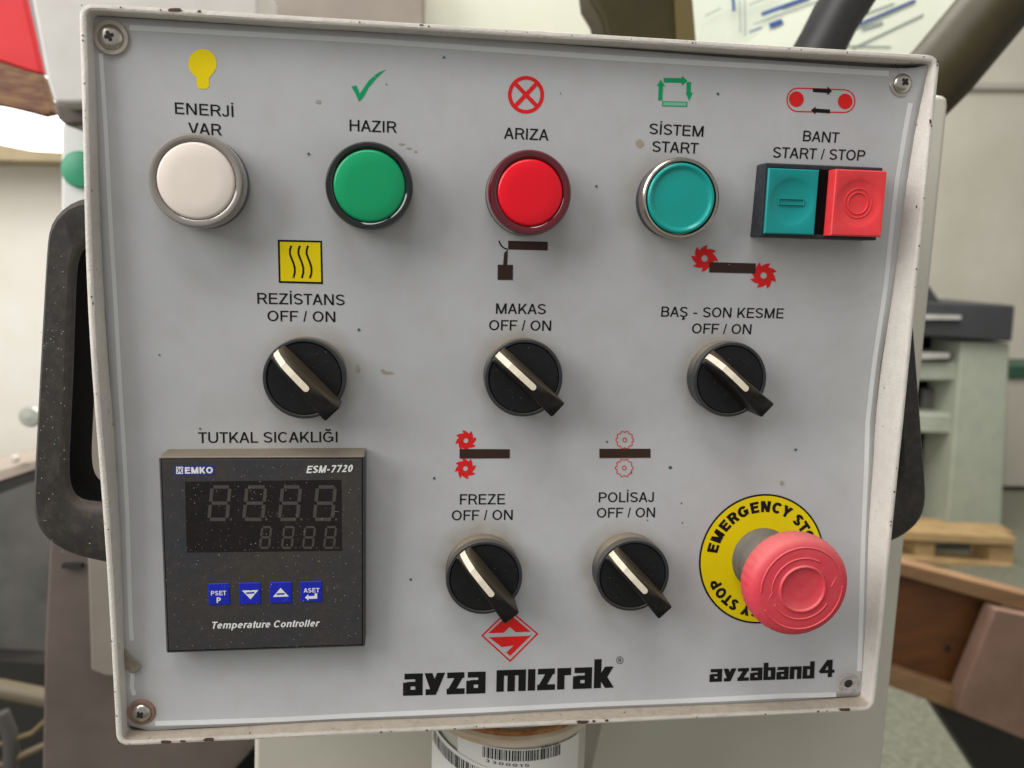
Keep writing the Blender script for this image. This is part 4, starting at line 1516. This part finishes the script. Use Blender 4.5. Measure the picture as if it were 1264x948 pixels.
st_ = slab('steel_column', [(60, 676), (62, 640), (340, 640), (340, 1000), (50, 1000), (54, 800)], .34, .05, M_brn, bevel=.003)
tag(st_, 'brownish grey steel column behind the lower left corner of the box', 'steel column')
pl = slab('pale_column', [(101, 480), (170, 480), (190, 838), (130, 835), (112, 828)], .325, .012, mat('pale_strip', (128, 120, 110), .5, var=.15, scale=20), bevel=.002)
tag(pl, 'pale narrow strip standing in front of the brownish steel column', 'strip')
ls = slab('latch', [(76, 697), (100, 697), (100, 702), (76, 702)], .335, .006, M_dark)
tag(ls, 'small dark latch on the brownish steel column under the handle', 'latch')
tr = slab('dark_triangle', [(285, 958), (325, 912), (345, 912), (345, 1000), (285, 1000)], .33, .006, M_void)  # near-black triangular sheet in front of the steel column
tag(tr, 'dark triangular patch below the box left of the cabinet', 'patch')
dk = slab('lower_shadow', [(-300, 800), (66, 820), (66, 1300), (-300, 1300)], .98, .06, M_dark)  # dark sheet put in for the shadow area at lower left
tag(dk, 'dark sheet for the shadow area behind the cables at lower left', 'shadow')
tube_m = mat('beige_pipe', (98, 88, 70), .5)
pp = tube('conduit', [at(-120, 842, .8), at(0, 850, .8), at(70, 864, .8)], .0125, tube_m)
tag(pp, 'beige conduit crossing the dark lower left corner', 'conduit')
for i, (pts, r_, cc, lab_) in enumerate((
        ([(-30, 930), (10, 915), (40, 905), (62, 885)], .0035, (92, 76, 50), 'upper tan cable in the dark lower left corner'),
        ([(-30, 960), (14, 938), (44, 925), (66, 915)], .0045, (92, 78, 58), 'lower brown cable in the dark lower left corner'),
        ([(2, 880), (12, 905), (14, 930), (10, 970)], .009, (70, 67, 64), 'thick grey hose standing at the lower left edge'))):
    q = tube('cable', [at(a_, b_, .72) for a_, b_ in pts], r_, mat('cable_sheath', cc, .5))
    q['label'] = lab_
    q['category'] = 'cable'
    if i == 2:
        q.name = 'hose'
        q['category'] = 'hose'

# along the top
o = slab('wall_column', [(300, -60), (522, -60), (524, 90), (310, 90)], .55, .10, mat('column_paint', (150, 140, 130), .5, col2=(134, 124, 116), scale=10), bevel=.003)
tag(o, 'taupe column behind the top edge of the box above the bulb and tick', 'column')
o = slab('pale_panel', [(522, -60), (760, -60), (760, 130), (522, 130)], .60, .05, mat('pale_panel_paint', (224, 224, 208), .45, col2=(214, 214, 196), scale=9), bevel=.003)
tag(o, 'cream panel behind the top edge of the box above the crossed circle', 'panel')
o = slab('olive_bar', [(722, -60), (852, -60), (861, 90), (760, 90), (742, 20), (730, 0)], .45, .05, M_olive, bevel=.006)
tag(o, 'broad dark olive bar rising behind the middle of the box top', 'bar')
o = slab('olive_bar_edge', [(830, -60), (850, -60), (862, 90), (838, 90)], .446, .003, mat('olive_light', (88, 76, 42), .45), o)
ps = thing('plan_sheets', 'glossy printed plan sheets with blue line drawings above the cycle symbol', 'papers', at(1000, 100, .62))
slab('sheet', [(840, -60), (1190, -60), (1150, 120), (850, 120)], .62, .002, M_paper, ps)
slab('sheet', [(905, 70), (1010, -30), (1230, -60), (1160, 130), (900, 130)], .615, .001, mat('laminated_paper_front', (236, 240, 222), .2, var=.05, scale=15), ps)


def lines(name, L_, Y, m, par):
    qs = []
    for a_, b_, w_ in L_:
        qs += [(q, 0) for q in strip([a_, b_], w_)]
    def place(px, py, k):
        return at(px, py, Y)
    return emit_quads(name, qs, place, m, par)


lines('blue_drawing', [((905, -2), (906, 14), 4), ((940, 18), (1000, -4), 5), ((950, 32), (966, 26), 7), ((1004, 12), (1050, -6), 2), ((925, 40), (940, 34), 2), ((1060, 30), (1130, 0), 3)], .6135, M_pblue, ps)['kind'] = 'stuff'
lines('grey_drawing', [((913, 0), (914, 40), 1.5), ((919, 0), (920, 44), 1.5), ((925, 6), (960, -8), 1.5), ((930, 30), (1040, -10), 1.5), ((1040, 42), (1130, 2), 3), ((1060, 20), (1104, 4), 2), ((1052, 60), (1140, 18), 2.5), ((1064, 36), (1090, 28), 4), ((1010, 56), (1100, 58), 2), ((870, 20), (890, 10), 1.5)], .6138, M_pgrey, ps)['kind'] = 'stuff'
o = tube('hose', [at(1000, 80, .30), at(1016, 52, .30), at(1032, 20, .30), at(1046, 0, .30), at(1090, -70, .30)], .0172, M_hose)
tag(o, 'black rubber hose rising from behind the box top over the plan sheets', 'hose')
o = tube('olive_pipe', [at(1100, 150, .50), at(1160, 90, .50), at(1240, -6, .50), at(1300, -80, .50)], .034, M_olive)
tag(o, 'thick olive pipe slanting up to the right from the box corner', 'pipe')

# hall on the right
mc = thing('workshop_machine', 'pale green machine with a dark top standing on the wooden pallet', 'machine', at(1190, 665, 3.0))
slab('column', [(1187, 421), (1247, 423), (1236, 664), (1168, 664)], 2.9, .35, M_mach, mc, bevel=.01)
slab('machine_top', [(1120, 372), (1254, 377), (1250, 422), (1120, 414)], 2.86, .45, M_mdark, mc, bevel=.01)
slab('machine_arm', [(1120, 350), (1148, 352), (1163, 374), (1120, 374)], 2.95, .3, M_mdark, mc, bevel=.01)
slab('shelf', [(1120, 446), (1186, 448), (1184, 470), (1120, 470)], 2.93, .3, M_mach, mc, bevel=.01)
slab('shelf', [(1120, 510), (1180, 512), (1176, 536), (1120, 534)], 2.93, .3, M_mach, mc, bevel=.01)
slab('tray', [(1120, 435), (1172, 436), (1172, 442), (1120, 444)], 2.9, .25, M_post, mc)
slab('tray', [(1120, 388), (1187, 390), (1186, 394), (1120, 394)], 2.84, .02, M_post, mc)
slab('inner_casing', [(1120, 400), (1190, 400), (1176, 664), (1110, 664)], 3.1, .1, M_void, mc)
slab('gauge', [(1142, 480), (1172, 482), (1170, 508), (1140, 508)], 3.05, .04, mat('casting_grey', (110, 108, 104), .5, var=.4, scale=16), mc, bevel=.01)
o = slab('green_bench', [(1248, 452), (1330, 452), (1330, 466), (1246, 466)], 3.6, .3, mat('bench_green', (40, 76, 56), .5))
tag(o, 'dark green bench edge at the right border behind the machine', 'bench')
o = slab('bench_body', [(1246, 467), (1330, 467), (1330, 600), (1240, 600)], 3.62, .25, mat('bench_cream', (172, 168, 156), .6), o)
o = slab('wall_skirting', [(1225, 606), (1330, 610), (1330, 618), (1225, 613)], 4.1, .05, mat('skirting_brown', (104, 84, 64), .7))
tag(o, 'brown skirting low on the far wall at the right border', 'skirting')

pa = thing('pallet', 'pale wooden pallet under the green machine', 'pallet', at(1180, 690, 2.75))
for pts, Y, th in (([(1100, 655), (1256, 664), (1254, 674), (1100, 666)], 2.6, .10), ([(1100, 650), (1250, 656), (1252, 661), (1100, 655)], 2.74, .10), ([(1100, 646), (1240, 650), (1242, 654), (1100, 650)], 2.88, .10),
                   ([(1100, 686), (1254, 698), (1252, 706), (1100, 694)], 2.6, .10)):
    slab('board', pts, Y, th, M_wood, pa, bevel=.004)
slab('block', [(1222, 674), (1252, 675), (1252, 698), (1222, 696)], 2.62, .12, M_wood, pa, bevel=.004)
slab('block', [(1130, 668), (1155, 669), (1154, 690), (1130, 688)], 2.62, .12, M_wood, pa, bevel=.004)

cr = thing('wooden_crate', 'dark brown wooden crate with pale battens right of the box', 'crate', at(1180, 860, .9))
slab('side_panel', [(1060, 700), (1240, 742), (1200, 856), (1060, 828)], .905, .02, M_crate, cr)
slab('top_batten', [(1060, 684), (1100, 691), (1290, 740), (1290, 762), (1100, 708), (1060, 700)], .88, .04, M_crateL, cr, bevel=.003)
slab('bottom_batten', [(1060, 812), (1100, 824), (1188, 853), (1184, 880), (1100, 848), (1060, 836)], .88, .03, M_crateL, cr, bevel=.003)
slab('end_board', [(1230, 752), (1330, 772), (1330, 940), (1184, 880), (1188, 853)], .86, .03, M_crateP, cr, bevel=.003)
slab('knot', disc(1170, 801, 4, 4, 8), .903, .001, M_dark, cr)
o = slab('crate_shadow_base', [(1148, 862), (1190, 878), (1340, 940), (1340, 1300), (1330, 1300), (1212, 960)], .98, .03, M_dark)  # dark sheet added as support and shadow beneath the crate
tag(o, 'dark base for the shadow beneath the wooden crate at the lower right', 'shadow base')
# marks on the far wall
o = slab('wall_marks', disc(1210, 89, 4, 4, 10), 4.597, .002, mat('wall_dirt', (150, 140, 126), .8))
tag(o, kind='stuff')
